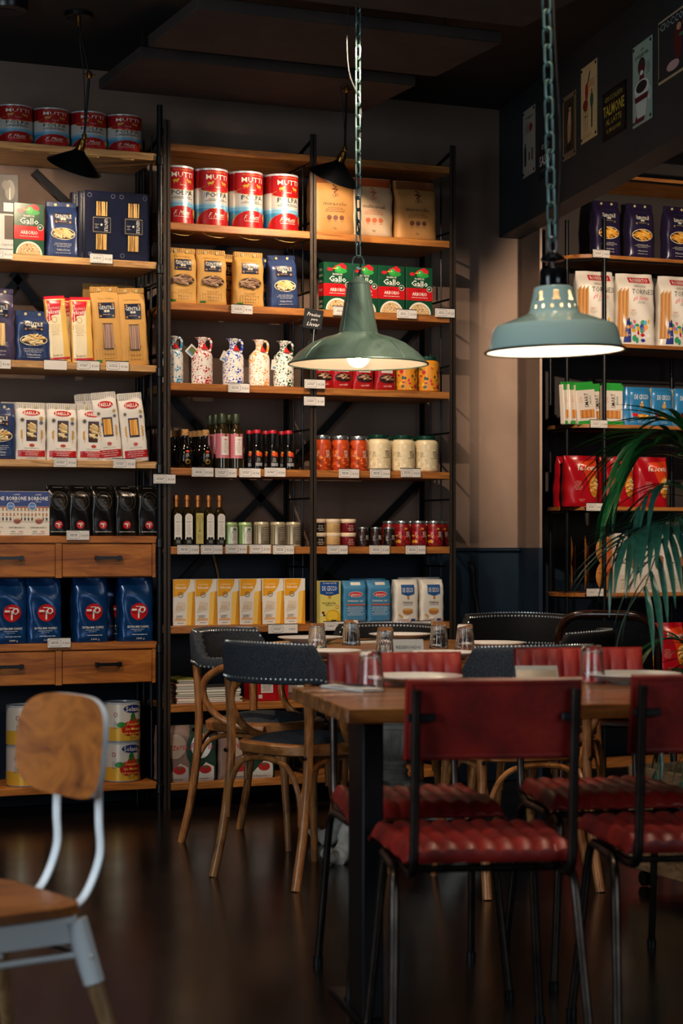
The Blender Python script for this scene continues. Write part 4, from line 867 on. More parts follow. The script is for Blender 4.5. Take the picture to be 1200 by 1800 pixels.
for i, px in enumerate((173, 214)): stock('gen_long', px, LZ['C'] + E, 'tall yellow striped bag in shade, ' + ('left', 'right') + ' of the rear pair' if 0 else 'tall yellow striped bag in shade, ' + ('left', 'right')[i] + ' of the rear pair', 'pasta bag', 'tall yellow spaghetti bags', dy=.16, rz=0, sc=(1, 1, 1.1))
stock('gen_s', -2, LZ['D'] + E, 'blue pasta bag at the frame edge beside white pasta bags', 'pasta bag', None, rz=0, sc=(1, 1, 1.1))
rowof('fae', [56, 111, 164], LZ['D'] + E, 'white pasta bag with red label', 'of the front three', 'pasta bag', 'white pasta bags with red labels')
for i, px in enumerate((30, 48, 100, 145)): stock('fae', px, LZ['D'] + E, f'white pasta bag peeking out behind the front three, {ordinal(i, 4)}', 'pasta bag', 'white pasta bags with red labels', dy=.10, sc=(1, 1, 1.03))
rowof('faeL', [195, 241], LZ['D'] + E, 'tall white spaghetti bag leaning left', 'of the front two', 'pasta bag', 'tall white spaghetti bags', ry=-.10, rz=0)
for i, px in enumerate((165, 182, 222, 231)): stock('faeL', px, LZ['D'] + E, f'tall white spaghetti bag behind the front two, {ordinal(i, 4)}', 'pasta bag', 'tall white spaghetti bags', ry=-.09, dy=.06 + .05 * ((i + 1) % 2), rz=0)
rowof('borb', [-10, 29, 67], LZ['E'] + E, 'blue and cream ground coffee box', 'of three', 'coffee box', 'ground coffee boxes', rz=0)
rowof('cofb', [104, 142, 182, 223, 263], LZ['E'] + E, 'black foil coffee bag with red dot', 'of five', 'coffee bag', 'black foil coffee bags')
rowof('cofu', [18, 80, 162, 242], LZ['F'] + E, 'large shiny blue coffee bag', 'of the front four', 'coffee bag', 'large blue coffee bags')
for i, px in enumerate((50, 208)): stock('cofu', px, LZ['F'] + E, f'large shiny blue coffee bag behind the front four, {("left", "right")[i]}', 'coffee bag', 'large blue coffee bags', dy=.11)
for px, nm in ((223, 'right'), (52, 'left')):
    for j, lv in ((0, 'lower'), (1, 'upper')): stock('sol', px, LZ['G'] + E + j * .167, f'{lv} tomato tin of the {nm} stack on the bottom shelf', 'tin', 'stacked tomato tins', rz=.1 * j, gap=.03)
for j, lv in ((0, 'lower'), (1, 'upper')): stock('sol', 138, LZ['G'] + E + j * .167, f'{lv} tomato tin stacked behind the wooden chair back', 'tin', 'stacked tomato tins', gap=.09)

# middle rack, left bay
rowof('tin_t', [318, 379, 441, 504], SHZ['S1'] + E, 'tall red, white and blue tomato tin', 'on middle rack', 'tin', 'tall tomato tins', rz=.12)
rowof('gen_y', [321, 374, 440], SHZ['S2'] + E, 'yellow striped pasta bag with oval window', 'of the front three', 'pasta bag', 'yellow pasta bags')
stock('gen_y', 404, SHZ['S2'] + E, 'yellow striped pasta bag standing behind the front three', 'pasta bag', 'yellow pasta bags', dy=.09)
stock('gen_b', 502, SHZ['S2'] + E, 'blue pasta bag right of three yellow striped ones', 'pasta bag', None, ry=-.05)
stock('gen_b', 480, SHZ['S2'] + E, 'blue pasta bag mostly hidden behind the yellow and blue ones', 'pasta bag', None, dy=.10)
for kk, px, nm in (('sky', 309, 'sky blue'), ('red', 361, 'red'), ('cob', 416, 'cobalt blue'), ('ora', 462, 'orange'), ('grn', 505, 'dark green')):
    stock('jug_' + kk, px, SHZ['S3'] + E, f'white ceramic oil jug speckled {nm}, red wax seal', 'jug', 'speckled oil jugs', rz=RJ.uniform(-.15, .15), gap=.03)
def hang_tag(px, py, rot, nm, dk):
    X, Z = onY(px, YF + .06); t = MB().box(-.022, -.001, -.022, .022, .001, .022, '#d8d2c8').build('swing_tag', 'print'); t.location = (X, YF + .06, hz(py, Z)); t.rotation_euler = (0, rot, 0)
    Print(lambda x, y, l: (x, -.001 - l, y)).rect(-.015, -.012, .016, .016, dk, 1).rect(-.015, -.016, .016, -.008, '#5a8ab0', 1.5).done('photo_print', 'print', t)
    tag(t, nm, 'tag', 'swing tags on the oil jugs')
hang_tag(337, 617, .75, 'photo swing tag hanging between the sky blue and red jugs', '#5a6434')
hang_tag(397, 628, .45, 'pale swing tag left of the cobalt speckled jug', '#c8c0b4')
hang_tag(485, 642, .1, 'cream swing tag between the orange and dark green jugs', '#cfc8bc')
rowof('va', [330, 366], SHZ['S4'] + E, 'squat dark vinegar flask with cork stopper', 'of the front two', 'bottle', 'cork stoppered vinegar flasks')
for i, (px, dy) in enumerate(((303, .14), (313, .10), (322, .06), (341, .13), (348, .09), (357, .05))): stock('va', px, SHZ['S4'] + E, f'cork stoppered vinegar flask in the rear rows, {ordinal(i, 6)}', 'bottle', 'cork stoppered vinegar flasks', dy=dy + .01)
rowof('ob', [395, 419], SHZ['S4'] + E, 'tall oil bottle with pink label and olive cap', 'of the front two', 'bottle', 'pink label oil bottles')
for i, (px, dy) in enumerate(((374, .12), (384, .06), (407, .06))): stock('ob', px, SHZ['S4'] + E, f'pink label oil bottle behind the front two, {ordinal(i, 3)}', 'bottle', 'pink label oil bottles', dy=dy + .002)
rowof('vc', [455, 483, 511], SHZ['S4'] + E, 'slim dark balsamic bottle with red cap', 'of the front three', 'bottle', 'red capped balsamic bottles')
for i, px in enumerate((442, 471, 499)): stock('vc', px, SHZ['S4'] + E, f'red capped balsamic bottle in the rear row, {ordinal(i, 3)}', 'bottle', 'red capped balsamic bottles', dy=.058)
rowof(['oilw', 'oilw', 'oily', 'oilw', 'oilw'], [313, 332, 351, 370, 389], SHZ['S5'] + E, 'square oil bottle with copper stopper', 'of five', 'bottle', 'copper stoppered oil bottles', rz=0)
rowof('tgr', [409.5, 434.5], SHZ['S5'] + E, 'green and white oil tin', 'of two', 'tin', 'green and white oil tins')
rowof('tbe', [464, 493, 520], SHZ['S5'] + E, 'khaki and gold oil tin', 'of three', 'tin', 'khaki oil tins')
rowof('felib', [323, 362, 401, 440, 480, 518], SHZ['S6'] + E, 'yellow and white lasagne box', 'of six', 'box', 'lasagne boxes', rz=0)
# magazines, book and flour below the table line
def mags(px0, px1, zb, n, name, seed):
    R = random.Random(seed); X0, X1 = onY(px0, YF + .05)[0], onY(px1, YF + .05)[0]; z = zb; cs = ['#b8b0a4', '#8a8c90', '#c8c4ba', '#5a6a3a', '#3a3430', '#d0ccc4', '#8a8a3c', '#a8a49c', '#2c3440', '#c08878']
    for i in range(n):
        th = R.uniform(.006, .014); dx = R.uniform(-.006, .006); c = R.choice(cs)
        b = MB().box(X0, YF + .05, z, X1, YF + .29, z + th, c, ch=.001); b.box(X0 + .004, YF + .0485, z + .0015, X1 - .004, YF + .05, z + th - .0015, '#d8d2c6' if i % 3 else '#b8b4aa')
        o = b.build('magazine', 'print'); o.location.x = dx; tag(o, f'magazine lying {["lowest", "second", "third", "fourth", "fifth", "sixth", "seventh", "eighth", "ninth", "topmost"][i] if i < n - 1 else "topmost"} in the {name} pile'.replace('second', 'second from bottom').replace('third', 'third from bottom').replace('fourth', 'fourth from bottom').replace('fifth', 'fifth from bottom').replace('sixth', 'sixth from bottom').replace('seventh', 'seventh from bottom').replace('eighth', 'eighth from bottom').replace('ninth', 'ninth from bottom'), 'magazine', name + ' pile of magazines'); z += th + .0004
    return z
mags(311, 352, SHZ['S7'] + E, 10, 'left', 3); mags(358, 424, SHZ['S7'] + E, 7, 'right', 8)
xb0, xb1 = onY(451, YF + .04)[0], onY(507, YF + .04)[0]
o = MB().box(xb0, YF + .04, SHZ['S7'] + E, xb1, YF + .20, SHZ['S7'] + .083, '#a8141c', ch=.002).build('book', 'gloss'); tag(o, 'thick red book with white lettering lying beside the magazines', 'book')
p = Print(lambda x, y, l: (x, YF + .04 - l, y)); zb = SHZ['S7'] + E; p.rect(xb0 + .02, zb + .035, xb0 + .075, zb + .078, '#d8d2c8', 1, .1).lines(xb0 + .047, zb + .072, .045, 5, .007, '#6a2a2a', 2, .0018, 2).rect(xb0 + .008, zb + .012, xb0 + .026, zb + .028, '#c8c4bc', 1, .1).rect(xb1 - .056, zb, xb1 - .0545, zb + .082, '#5c0a10', 1, .1).text('LE M', xb1 - .03, zb + .052, .014, '#f0e8dc', 2, w=.045, rot=pi / 2, bold=.03); p.done('cover_print', 'gloss', o)
o = MB().box(onY(523, YF + .05)[0], YF + .05, SHZ['S7'] + E, onY(537, YF + .05)[0], YF + .2, SHZ['S7'] + .085, '#d0ccc4', ch=.001).build('book', 'print'); tag(o, 'thin white booklet right of the red book', 'book')
rowof(['flor', 'flog', 'flor', 'flog'], [309, 353, 415, 457], SHZ['S8'] + E, 'pizza flour bag', 'on the bottom shelf behind the bentwood chairs', 'flour bag', 'pizza flour bags', sc=(.97, 1, 1))

# middle rack, right bay
rowof(['mir1', 'mir2', 'mir1'], [589, 657, 734], SHZ['S1'] + E, 'large brown paper flour sack', 'of three', 'flour sack', 'large flour sacks', rz=0)
rowof('gallo', [593, 640, 688, 737], SHZ['S2'] + E, 'green and red rice box', 'of four', 'box', 'row of rice boxes', rz=0)
rowof('snack', [570, 603, 641, 680], SHZ['S3'] + E, 'red biscuit bag with white label', 'of four', 'snack bag', 'red biscuit bags')
rowof('jye', [722, 761], SHZ['S3'] + E, 'yellow sauce jar with painted vegetables', 'of two', 'jar', 'yellow sauce jars', rz=-.1)
rowof('jor', [572, 604, 636.5], SHZ['S4'] + E, 'orange preserve jar with silver lid', 'of three', 'jar', 'orange preserve jars', rz=0)
rowof('jcr', [674, 717, 758], SHZ['S4'] + E, 'cream sauce jar with green lid', 'of the front three', 'jar', 'cream sauce jars', rz=0)
for i, px in enumerate((660, 696, 735)): stock('jcr', px, SHZ['S4'] + E, f'cream sauce jar hidden behind the front three, {ordinal(i, 3)}', 'jar', 'cream sauce jars', dy=.115)
for j, lv in ((0, 'lower'), (1, 'upper')):
    for kx, px, nm in (('mp1', 564, 'dark'), ('mp2', 590, 'golden'), ('mp3', 617, 'red')):
        stock(kx, px, SHZ['S5'] + E + j * .0603, f'small {nm} spread pot with cream lid, {lv} of its stack', 'jar', 'small spread pots', rz=0)
rowof('jsm', [642, 665, 688], SHZ['S5'] + E, 'small dark olive jar with silver lid', 'of three', 'jar', 'small olive jars')
stock('jmd', 691, SHZ['S5'] + E, 'red pepper jar standing behind the small dark jars', 'jar', 'red pepper jars', dy=.085)
rowof('jmd', [713, 742, 769.5], SHZ['S5'] + E, 'red pepper jar with silver lid', 'of the front three', 'jar', 'red pepper jars', rz=0)
for i, px in enumerate((727, 757, 781)): stock('jmd', px, SHZ['S5'] + E, f'red pepper jar hidden behind the front three, {ordinal(i, 3)}', 'jar', 'red pepper jars', dy=.085)
stock('polen', 578, SHZ['S6'] + E, 'yellow cornmeal box with blue crest above the tables', 'box', None, rz=0)
rowof('flob', [625, 668], SHZ['S6'] + E, 'blue flour bag with red oval', 'of the front pair', 'flour bag', 'blue flour bags')
for i, px in enumerate((640, 662)): stock('flob', px, SHZ['S6'] + E, f'blue flour bag standing behind the front pair, {("left", "right")[i]}', 'flour bag', 'blue flour bags', dy=.085, sc=(1, 1, 1.04))
rowof('flow', [716, 761], SHZ['S6'] + E, 'white flour bag with blue crest', 'of the front pair', 'flour bag', 'white flour bags')
for i, px in enumerate((726, 757)): stock('flow', px, SHZ['S6'] + E, f'white flour bag standing behind the front pair, {("left", "right")[i]}', 'flour bag', 'white flour bags', dy=.085, sc=(1, 1, 1.04))

# right rack in the niche
R_ = dict(Y0=YR)
rowof('gen_p', [1070, 1129, 1194], RZ['R1'] + E, 'dark purple pasta bag with yellow paccheri', 'in the niche', 'pasta bag', 'purple pasta bags', Y0=YR)
rowof('tor', [1052, 1122, 1196], RZ['R2'] + E, 'white breadstick bag with red banner', 'of the front three', 'breadstick bag', 'breadstick bags', Y0=YR, rz=-.12)
stock('tor', 1090, RZ['R2'] + E, 'white breadstick bag behind the front three', 'breadstick bag', 'breadstick bags', Y0=YR, dy=.12)
for i, (px, r, ry) in enumerate(((1000, .6, -.1), (1012, .5, -.06), (1033, .12, -.1), (1077, .0, 0))):
    stock('smart', px, RZ['R3'] + E, ['outermost thin cracker pack at the rounded shelf end', 'cracker pack leaning second from the rounded shelf end', 'green and white cracker pack leaning on the one behind', 'upright green and white cracker pack beside the blue bags'][i], 'cracker pack', 'cracker packs', Y0=YR, rz=r, ry=ry, gap=.03 + .02 * (i < 2))
stock('smart', 1052, RZ['R3'] + E, 'cracker pack half hidden behind the leaning ones', 'cracker pack', 'cracker packs', Y0=YR, dy=.08, ry=-.08)
stock('dec', 1103, RZ['R3'] + E, 'gold edged pasta bag turned sideways beside the cracker packs', 'pasta bag', 'blue pasta bags', Y0=YR, rz=1.2, dy=.05)
rowof('dec', [1127, 1166, 1207], RZ['R3'] + E, 'bright blue pasta bag with gold seam', 'of three', 'pasta bag', 'blue pasta bags', Y0=YR)
rowof('felr', [1026, 1089, 1150], RZ['R4'] + E, 'glossy red pasta bag with orange panel', 'in the niche', 'pasta bag', 'red pasta bags in the niche', Y0=YR)
stock('felr', 1006, RZ['R4'] + E, 'glossy red pasta bag at the rounded end, partly hidden', 'pasta bag', 'red pasta bags in the niche', Y0=YR, dy=.13, rz=.4)
stock('felr', 1120, RZ['R4'] + E, 'glossy red pasta bag in the rear row', 'pasta bag', 'red pasta bags in the niche', Y0=YR, dy=.12)
rowof('cant', [1103, 1146, 1188], RZ['R5'] + E, 'tall pale biscuit box with round window', 'behind the palm', 'box', 'biscuit boxes', Y0=YR, rz=.05)
def cello(px, rz, lab, dy=0):
    w_, h_ = .135, .30; t = MB().box(-w_ / 2, -.028, 0, w_ / 2, .028, h_, ch=.006).build('cellophane_bag', 'cello'); X = onY(px, YR + .05)[0]; t.location = (X, YR + .055 + dy, RZ['R5'] + E); t.rotation_euler.z = rz
    tag(t, lab, 'biscuit bag', 'cellophane bags of seeded crispbread')
    for zc in (.085, .215):
        MB().surf(lambda u, v: (.052 * u * cos(2 * pi * v), -.006 - .010 * (1 - u * u), zc + .075 * u * sin(2 * pi * v)), 5, 20, '#b8752c').build('crispbread', 'print', t)
        b = MB(); R = random.Random(int(zc * 1000) + px)
        for i in range(30):
            a, q = R.uniform(0, 2 * pi), math.sqrt(R.random()) * .92; x, z = .052 * q * cos(a), zc + .075 * q * sin(a); y = -.0175 + .010 * q * q
            b.lathe([(0, -.0015), (.003, 0), (0, .0015)], 5, '#2a1608', tf=Matrix.Translation((x, y, z)))
        q = b.build('seeds', 'print', t); q['kind'] = 'stuff'
    Print(lambda x, y, l: (x, -.020 - l, y)).rect(-.018, .09, .024, .235, '#c8581c', 1, .1).ell(.0, .222, .014, .014, '#d8c8b8', 2).lines(.003, .19, .03, 9, .009, '#f0c8a0', 2, .0018, 4).done('paper_label', 'print', t)
cello(1062, .05, 'cellophane bag of seeded crispbread with orange label'); cello(1032, 1.0, 'cellophane crispbread bag turned edge on, middle of three', .03); cello(1012, 1.1, 'cellophane crispbread bag at the rounded shelf end', .06)
rowof('felr', [994, 1018, 1133, 1182], RZ['R6'] + E, 'red pasta bag in shade', 'of the lowest row', 'pasta bag', 'red pasta bags low in the niche', Y0=YR, sc=(.9, 1, 1.05))

# price cards
def price(px0, px1, py, pr, lab, Y=YF, wd=None, key=None, rot=0):
    wd = wd or .096; key = 'pc_' + pr + str(wd)
    if key not in PROTO: tag_proto(key, pr, wd, pr == '')
    c = (px0 + px1) / 2; X, Z = onY(c, Y - .002)
    put(key, (X, Y - .002 - .0063, hz(py, Z)), 0, lab, 'price card', 'price cards on the shelf edges', None, 0, rot)
for a in [(-14, 16, 455, '6,90', 'left edge, rice box shelf'), (156, 198, 463, '5,82', 'under the dark spaghetti packs'), (-22, 17, 648, '5,82', 'left edge, under the purple bag'), (133, 175, 651, '2,90', 'under the red topped spaghetti'),
          (185, 226, 652, '5,82', 'under the tall yellow bags'), (92, 135, 821, '3,60', 'under the white pasta bags'), (197, 238, 823, '3,60', 'under the tall white spaghetti bags'), (115, 157, 949, '20,90', 'above the upper drawers'), (81, 125, 1138, '30,90', 'above the lower drawers'),
          (404, 444, 552, '5,82', 'under the yellow pasta bags'), (399, 438, 690, '35,00', 'under the speckled jugs'), (335, 375, 838, '12,50', 'under the cork topped flasks'), (376, 416, 839, '6,50', 'under the pink label bottles'), (418, 458, 839, '9,60', 'left card under the red capped bottles'),
          (462, 502, 838, '5,60', 'right card under the red capped bottles'), (309, 350, 974, '14,00', 'left card under the oil bottles'), (351, 391, 974, '13,90', 'right card under the oil bottles'), (394, 434, 973, '6,50', 'under the green tins'), (436, 476, 973, '7,90', 'left card under the khaki tins'),
          (477, 517, 974, '12,00', 'right card under the khaki tins'), (582, 622, 555, '3,95', 'half behind the patina lamp neck'), (694, 733, 560, '3,95', 'under the rice boxes'), (762, 799, 558, '3,95', 'at the rice shelf end by the post'),
          (592, 632, 840, '15,60', 'under the orange jars'), (647, 686, 840, '20,60', 'left card under the cream jars'), (702, 739, 839, '20,60', 'right card under the cream jars'), (572, 611, 974, '6,90', 'under the small spread pots'), (646, 685, 974, '12,50', 'under the small dark jars'),
          (710, 748, 974, '14,70', 'under the red pepper jars'), (569, 604, 1108, '1,80', 'under the cornmeal box'), (650, 687, 1108, '1,80', 'under the blue flour bags'), (720, 758, 1107, '1,90', 'under the white flour bags')]:
    price(*a[:4], 'white price card ' + a[4])
price(75, 118, 650, '', 'blank white card on the third shelf of the left rack')
price(468, 524, 1113, '4,50', 'wide white price card under the lasagne boxes', wd=.135)
price(268, 308, 850, '6,30', 'white price card on the post between the racks', Y=YF - .012); price(532, 572, 683, '2,50', 'upper white price card on the bay post', Y=YF - .008); price(531, 571, 713, '1,80', 'lower white price card on the bay post', Y=YF - .008)
for a in [(1038, 1072, 453, '4,00', 'under the purple pasta bags'), (1034, 1068, 752, '6,90', 'under the cracker packs'), (1026, 1061, 898, '5,50', 'under the glossy red bags'), (1026, 1062, 1048, '7,50', 'under the cellophane bags')]:
    price(*a[:4], 'white price card ' + a[4], Y=YR - .014)
# little blackboard
X, Z = onY(550, YF - .03); t = MB().box(-.043, -.004, -.043, .043, 0, .043, ch=.001).build('chalkboard_sign', 'clips'); t.location = (X, YF - .03, hz(561, Z)); t.rotation_euler = (0, .12, -.1)
tag(t, 'small black sign with white script clipped to the rack post', 'sign')
Print(lambda x, y, l: (x, -.004 - l, y)).text('Precios', 0, .02, .016, '#ece8e0', 1, w=.060, shear=.35, bold=.02).text('para', .004, .0, .011, '#ece8e0', 1, w=.030, shear=.35, bold=.02).text('Llevar', .002, -.022, .017, '#ece8e0', 1, w=.058, shear=.35, bold=.02).done('white_script', 'print', t)
MB().tube([(.01, -.001, -.04), (.012, -.002, -.10)], .002, 6).build('clip_wire', 'silver', t); MB().box(-.012, -.002, -.115, .03, .022, -.095, ch=.002).build('clip', 'black', t)
# a folded blue carton behind the second shelf

# ------------------------------------------------------------------ furniture
def cw(x, z): return (x * CS + z * SN, -x * SN + z * CS)           # right/forward of the viewer -> room X, Y
def yaw(x, z): X, Y = cw(x, z); return math.atan2(Y, X) - pi / 2    # heading of local +Y
TOP = .76
# near table
def table_near():
    ang = math.radians(12); e1 = (cos(ang), sin(ang)); e2 = (-sin(ang), cos(ang)); W_, D_ = 1.75, .66; c = (.0125, 4.253)
    cx = c[0] + e1[0] * W_ / 2 + e2[0] * D_ / 2; cz = c[1] + e1[1] * W_ / 2 + e2[1] * D_ / 2; X, Y = cw(cx, cz)
    t = thing('dining_table', 'near rectangular table, thick oiled wood top on black steel legs', 'table', (X, Y, 0), yaw(*e2))
    for i in range(5):
        y0 = -D_ / 2 + i * D_ / 5; MB().box(-W_ / 2, y0 + .0006, TOP - .034, W_ / 2, y0 + D_ / 5 - .0006, TOP, ch=.0022).build('plank', 'tabletop', t)
    MB().box(-W_ / 2 + .06, -.09, TOP - .046, W_ / 2 - .06, .09, TOP - .0345).build('steel_frame', 'steel', t)
    for sx in (-1, 1):
        xl = sx * (W_ / 2 - .115); MB().box(xl - .025, -.085, .012, xl + .025, .075, TOP - .046, ch=.003).build('leg', 'steel', t)
        MB().box(xl - .035, -D_ / 2 + .06, 0, xl + .035, D_ / 2 - .06, .012, ch=.003).build('foot_plate', 'steel', t)
    return t
table_near()
# back table on a cast stone urn
def table_back():
    X, Y = cw(.19, 7.03); t = thing('pedestal_table', 'rounded wooden table on a pale fluted stone pedestal under the patina lamp', 'table', (X, Y, 0), yaw(-.10, 1))
    TOP = .74; A, B, q = .53, .78, 2.3
    def half(y): return A * (1 - min(1, abs(y / B)) ** q) ** (1 / q)
    n = 7
    for i in range(n):                         # planks run across, each cut to the rounded outline
        y0, y1 = -B + 2 * B * i / n + .0008, -B + 2 * B * (i + 1) / n - .0008; ys = [y0 + (y1 - y0) * j / 8 for j in range(9)]
        pts = [(half(y), y) for y in ys] + [(-half(y), y) for y in ys[::-1]]
        pts = [p_ for j, p_ in enumerate(pts) if math.hypot(p_[0] - pts[j - 1][0], p_[1] - pts[j - 1][1]) > 1e-5]; m_ = len(pts)
        vs = [(x, y, TOP) for x, y in pts] + [(x, y, TOP - .035) for x, y in pts]; fs = [tuple(range(m_)), tuple(range(m_, 2 * m_))[::-1]] + [(j, m_ + j, m_ + (j + 1) % m_, (j + 1) % m_) for j in range(m_)]
        MB().add(vs, fs, sm=False).build('plank', 'backtop', t)
    MB().box(-.3, -.45, TOP - .06, .3, .45, TOP - .0355, ch=.004).build('underframe', 'steel', t)
    fl = lambda a, z: 1 + .07 * abs(cos(8 * a)) if .342 < z < .452 else 1
    MB().lathe([(.062, .258), (.064, .266), (.058, .272), (.052, .282), (.049, .292), (.054, .296), (.054, .302), (.046, .308), (.044, .318), (.048, .323), (.048, .330), (.044, .336), (.048, .343), (.062, .360), (.078, .385), (.087, .415), (.090, .44), (.092, .452), (.096, .456), (.096, .470), (.101, .475), (.101, .483), (.07, .49), (.055, .53), (.055, .66), (.10, .68), (.10, .70)], 96, mod=fl).build('urn', 'stone', t)
    b = MB(); b.box(-.078, -.078, .19, .078, .078, .258, ch=.006); b.build('plinth', 'stone', t)
    b = MB()
    for a in (pi / 4, 3 * pi / 4, 5 * pi / 4, 7 * pi / 4):
        c, s = cos(a), sin(a); b.tube(smooth_path([(.05 * c, .05 * s, .22), (.13 * c, .13 * s, .21), (.22 * c, .22 * s, .13), (.27 * c, .27 * s, .06), (.31 * c, .31 * s, .025), (.36 * c, .36 * s, .03), (.385 * c, .385 * s, .05)], 4), [.05] * 6 + [.045] * 6 + [.035] * 6 + [.024] * 7, 12, flat=1.0)
    b.build('scroll_feet', 'stone', t)
    for a, c, d, e in ((.0, -.0855, 0, 0),):
        for qn in (-1, 1): MB().tube([(qn * .03 + .016 * cos(u), -.079, .228 + .016 * sin(u)) for u in [2 * pi * i / 14 for i in range(14)]], .004, 6, closed=True).build('carved_scroll', 'stone', t)
table_back()

# bentwood armchair, faces +Y
def bentwood(frame='bent', pad='navy', framel='benth'):
    t = thing('bentwood_chair', '', 'chair')
    for sx in (-1, 1):
        MB().tube(smooth_path([(sx * .20, -.25, 0), (sx * .192, -.212, .16), (sx * .188, -.186, .34), (sx * .188, -.178, .48), (sx * .19, -.182, .60), (sx * .192, -.186, .668)], 5), .0155, 10).build('leg', frame, t)
        MB().tube(smooth_path([(sx * .185, .215, 0), (sx * .165, .19, .2), (sx * .155, .165, .435)], 5), [.0115 + .0006 * i for i in range(11)], 10).build('leg', frame, t)
        MB().tube(smooth_path([(sx * .255, .10, .675), (sx * .272, .0, .672), (sx * .278, -.085, .625), (sx * .268, -.10, .555), (sx * .245, -.055, .485), (sx * .222, .03, .448), (sx * .202, .12, .440)], 6), .0135, 10).build('arm_loop', frame, t)
        MB().lathe([(0, 0), (.008, .001), (.006, .005), (0, .006)], 10, tf=Matrix.Translation((sx * .190, -.201, .425)) @ Matrix.Rotation(pi / 2, 4, 'X')).build('bolt', 'steel', t)
    def so(a, r): return (r * .205 * math.copysign(abs(cos(a)) ** .75, cos(a)), r * .205 * math.copysign(abs(sin(a)) ** .75, sin(a)) - .005)
    n = 40
    b = MB()
    rows = [(.86, .462), (.97, .462), (1.02, .455), (1.02, .428), (.97, .422), (.86, .422)]
    b.surf(lambda u, v: (*so(2 * pi * v, rows[int(round(u * 5))][0]), rows[int(round(u * 5))][1]), 5, n, cv=True); b.build('seat_frame', framel, t)
    MB().surf(lambda u, v: (*so(2 * pi * v, .90 * u + .0001), .458 + .030 * (1 - u ** 3)), 8, n, cv=True).build('seat_pad', pad, t)
    MB().surf(lambda u, v: (*so(2 * pi * v, .90 * u + .0001), .430), 2, n, cv=True).build('seat_base', framel, t)
    def arch(P0, P1, zt): 
        A, B = Vector(P0), Vector(P1); c = (A + B) / 2; c.z = zt; return smooth_path([A, A.lerp(Vector((c.x, c.y, A.z)), .06) + Vector((0, 0, (zt - A.z) * .5)), A.lerp(Vector((c.x, c.y, A.z)), .38) + Vector((0, 0, (zt - A.z) * .9)), c, B.lerp(Vector((c.x, c.y, B.z)), .38) + Vector((0, 0, (zt - B.z) * .9)), B.lerp(Vector((c.x, c.y, B.z)), .06) + Vector((0, 0, (zt - B.z) * .5)), B], 5)
    cr = [(-.178, -.205, .20), (.178, -.205, .20), (.155, .178, .20), (-.155, .178, .20)]
    for i in range(4): MB().tube(arch(cr[i], cr[(i + 1) % 4], .412), .0095, 8).build('arch_brace', frame, t)
    # upholstered hoop: high behind, stepping down to the arms
    def pl(u):                                  # plan curve, u 0..1 left arm tip to right arm tip
        a = pi * (1.0 + .14) - (0) ; ang = -pi * .14 + 0; th = pi - (-.30) ; aa = (pi + .42) + (2 * pi - .42 - pi - .42) * 0
        s = (u - .5) * 2; 
        if abs(s) > .62:
            q = (abs(s) - .62) / .38; x = .228 + .034 * sin(q * pi / 2); y = -.135 + .235 * q
            return (math.copysign(x, s), y, math.copysign(1, s), 0)
        a = s / .62 * 1.18; return (.2465 * sin(a), -.045 - .212 * cos(a) - .008, sin(a), -cos(a))
    def zb(u): return .662
    def zt(u):
        s = abs(u - .5) * 2
        if s < .50: return .792 + .006 * cos(s * 3)
        if s < .66: q = (s - .5) / .16; return .796 + (.700 - .796) * (q * q * (3 - 2 * q))
        return .700
    def fn(u, v):
        x, y, nx, ny = pl(u); a = 2 * pi * v; zc, hh = (zb(u) + zt(u)) / 2, (zt(u) - zb(u)) / 2; ca, sa = cos(a), sin(a)
        th = .019; o = th * math.copysign(abs(ca) ** .6, ca); z = hh * math.copysign(abs(sa) ** .35, sa); return (x + nx * o, y + ny * o - (z / .07) * .006 * (1 if abs(u - .5) < .3 else 0), zc + z)
    b = MB().surf(fn, 60, 20, cv=True); n0 = 20
    b.f += [tuple(range(20))[::-1], tuple(60 * 20 + j for j in range(20))]; b.c += [b.c[0]] * 2; b.mi += [0, 0]; b.sm += [False] * 2
    b.build('back_pad', pad, t, ang=60)
    b = MB()
    def nail(u, v): p = Vector(fn(u, v)); x, y, nx, ny = pl(u); sgn = 1 if cos(2 * pi * v) > 0 else -1; b.lathe([(.0055, 0), (.004, .003), (0, .004)], 6, tf=Matrix.Translation(p) @ Vector((0, 0, 1)).rotation_difference(Vector((nx * sgn, ny * sgn, 0))).to_matrix().to_4x4())
    for i in range(56): nail((i + .5) / 56, .935)
    for i in range(44): nail(.14 + .72 * i / 43, .40); nail(.14 + .72 * i / 43, .575)
    for i in range(36): nail(.20 + .6 * i / 35, .07) if 0 else None
    for u in (.19, .81):
        for j in range(3): nail(u, .44 + .05 * j)
    for i in range(40): nail(.24 + .52 * i / 39, .235)
    q = b.build('nailheads', 'silver', t); q['kind'] = 'stuff'
    return t
PROTO['bent'] = bentwood(); PROTO['bentb'] = bentwood('bent', 'blackfab', 'benth')
def chair(key, x, z, fx, fz, lab, grp, sc=None): X, Y = cw(x, z); return put(key, (X, Y, 0), yaw(fx, fz), lab, 'chair', grp, sc)
G1 = 'bentwood armchairs around the back table'
chair('bent', -.115, 6.56, .70, .71, 'bentwood armchair with charcoal pad, its back to the viewer, nearest the shelves of magazines', G1)
chair('bent', -.285, 7.32, .86, -.5, 'bentwood armchair behind the front left one, seen from its open side', G1)
chair('bent', .56, 6.40, -.35, .94, 'bentwood armchair right of the back table, back hidden by red chair', G1)
chair('bentb', .17, 7.68, -.15, -1, 'black padded bentwood armchair at the far end of the back table', G1)
chair('bentb', .71, 7.90, -.12, -1, 'black nailhead armchair in front of the blue wainscot', G1, (1.0, 1, 1.04))
chair('bentb', .70, 7.0, -.92, .38, 'black nailhead armchair between the wainscot and the red chairs', G1, (1, 1, 1.02))
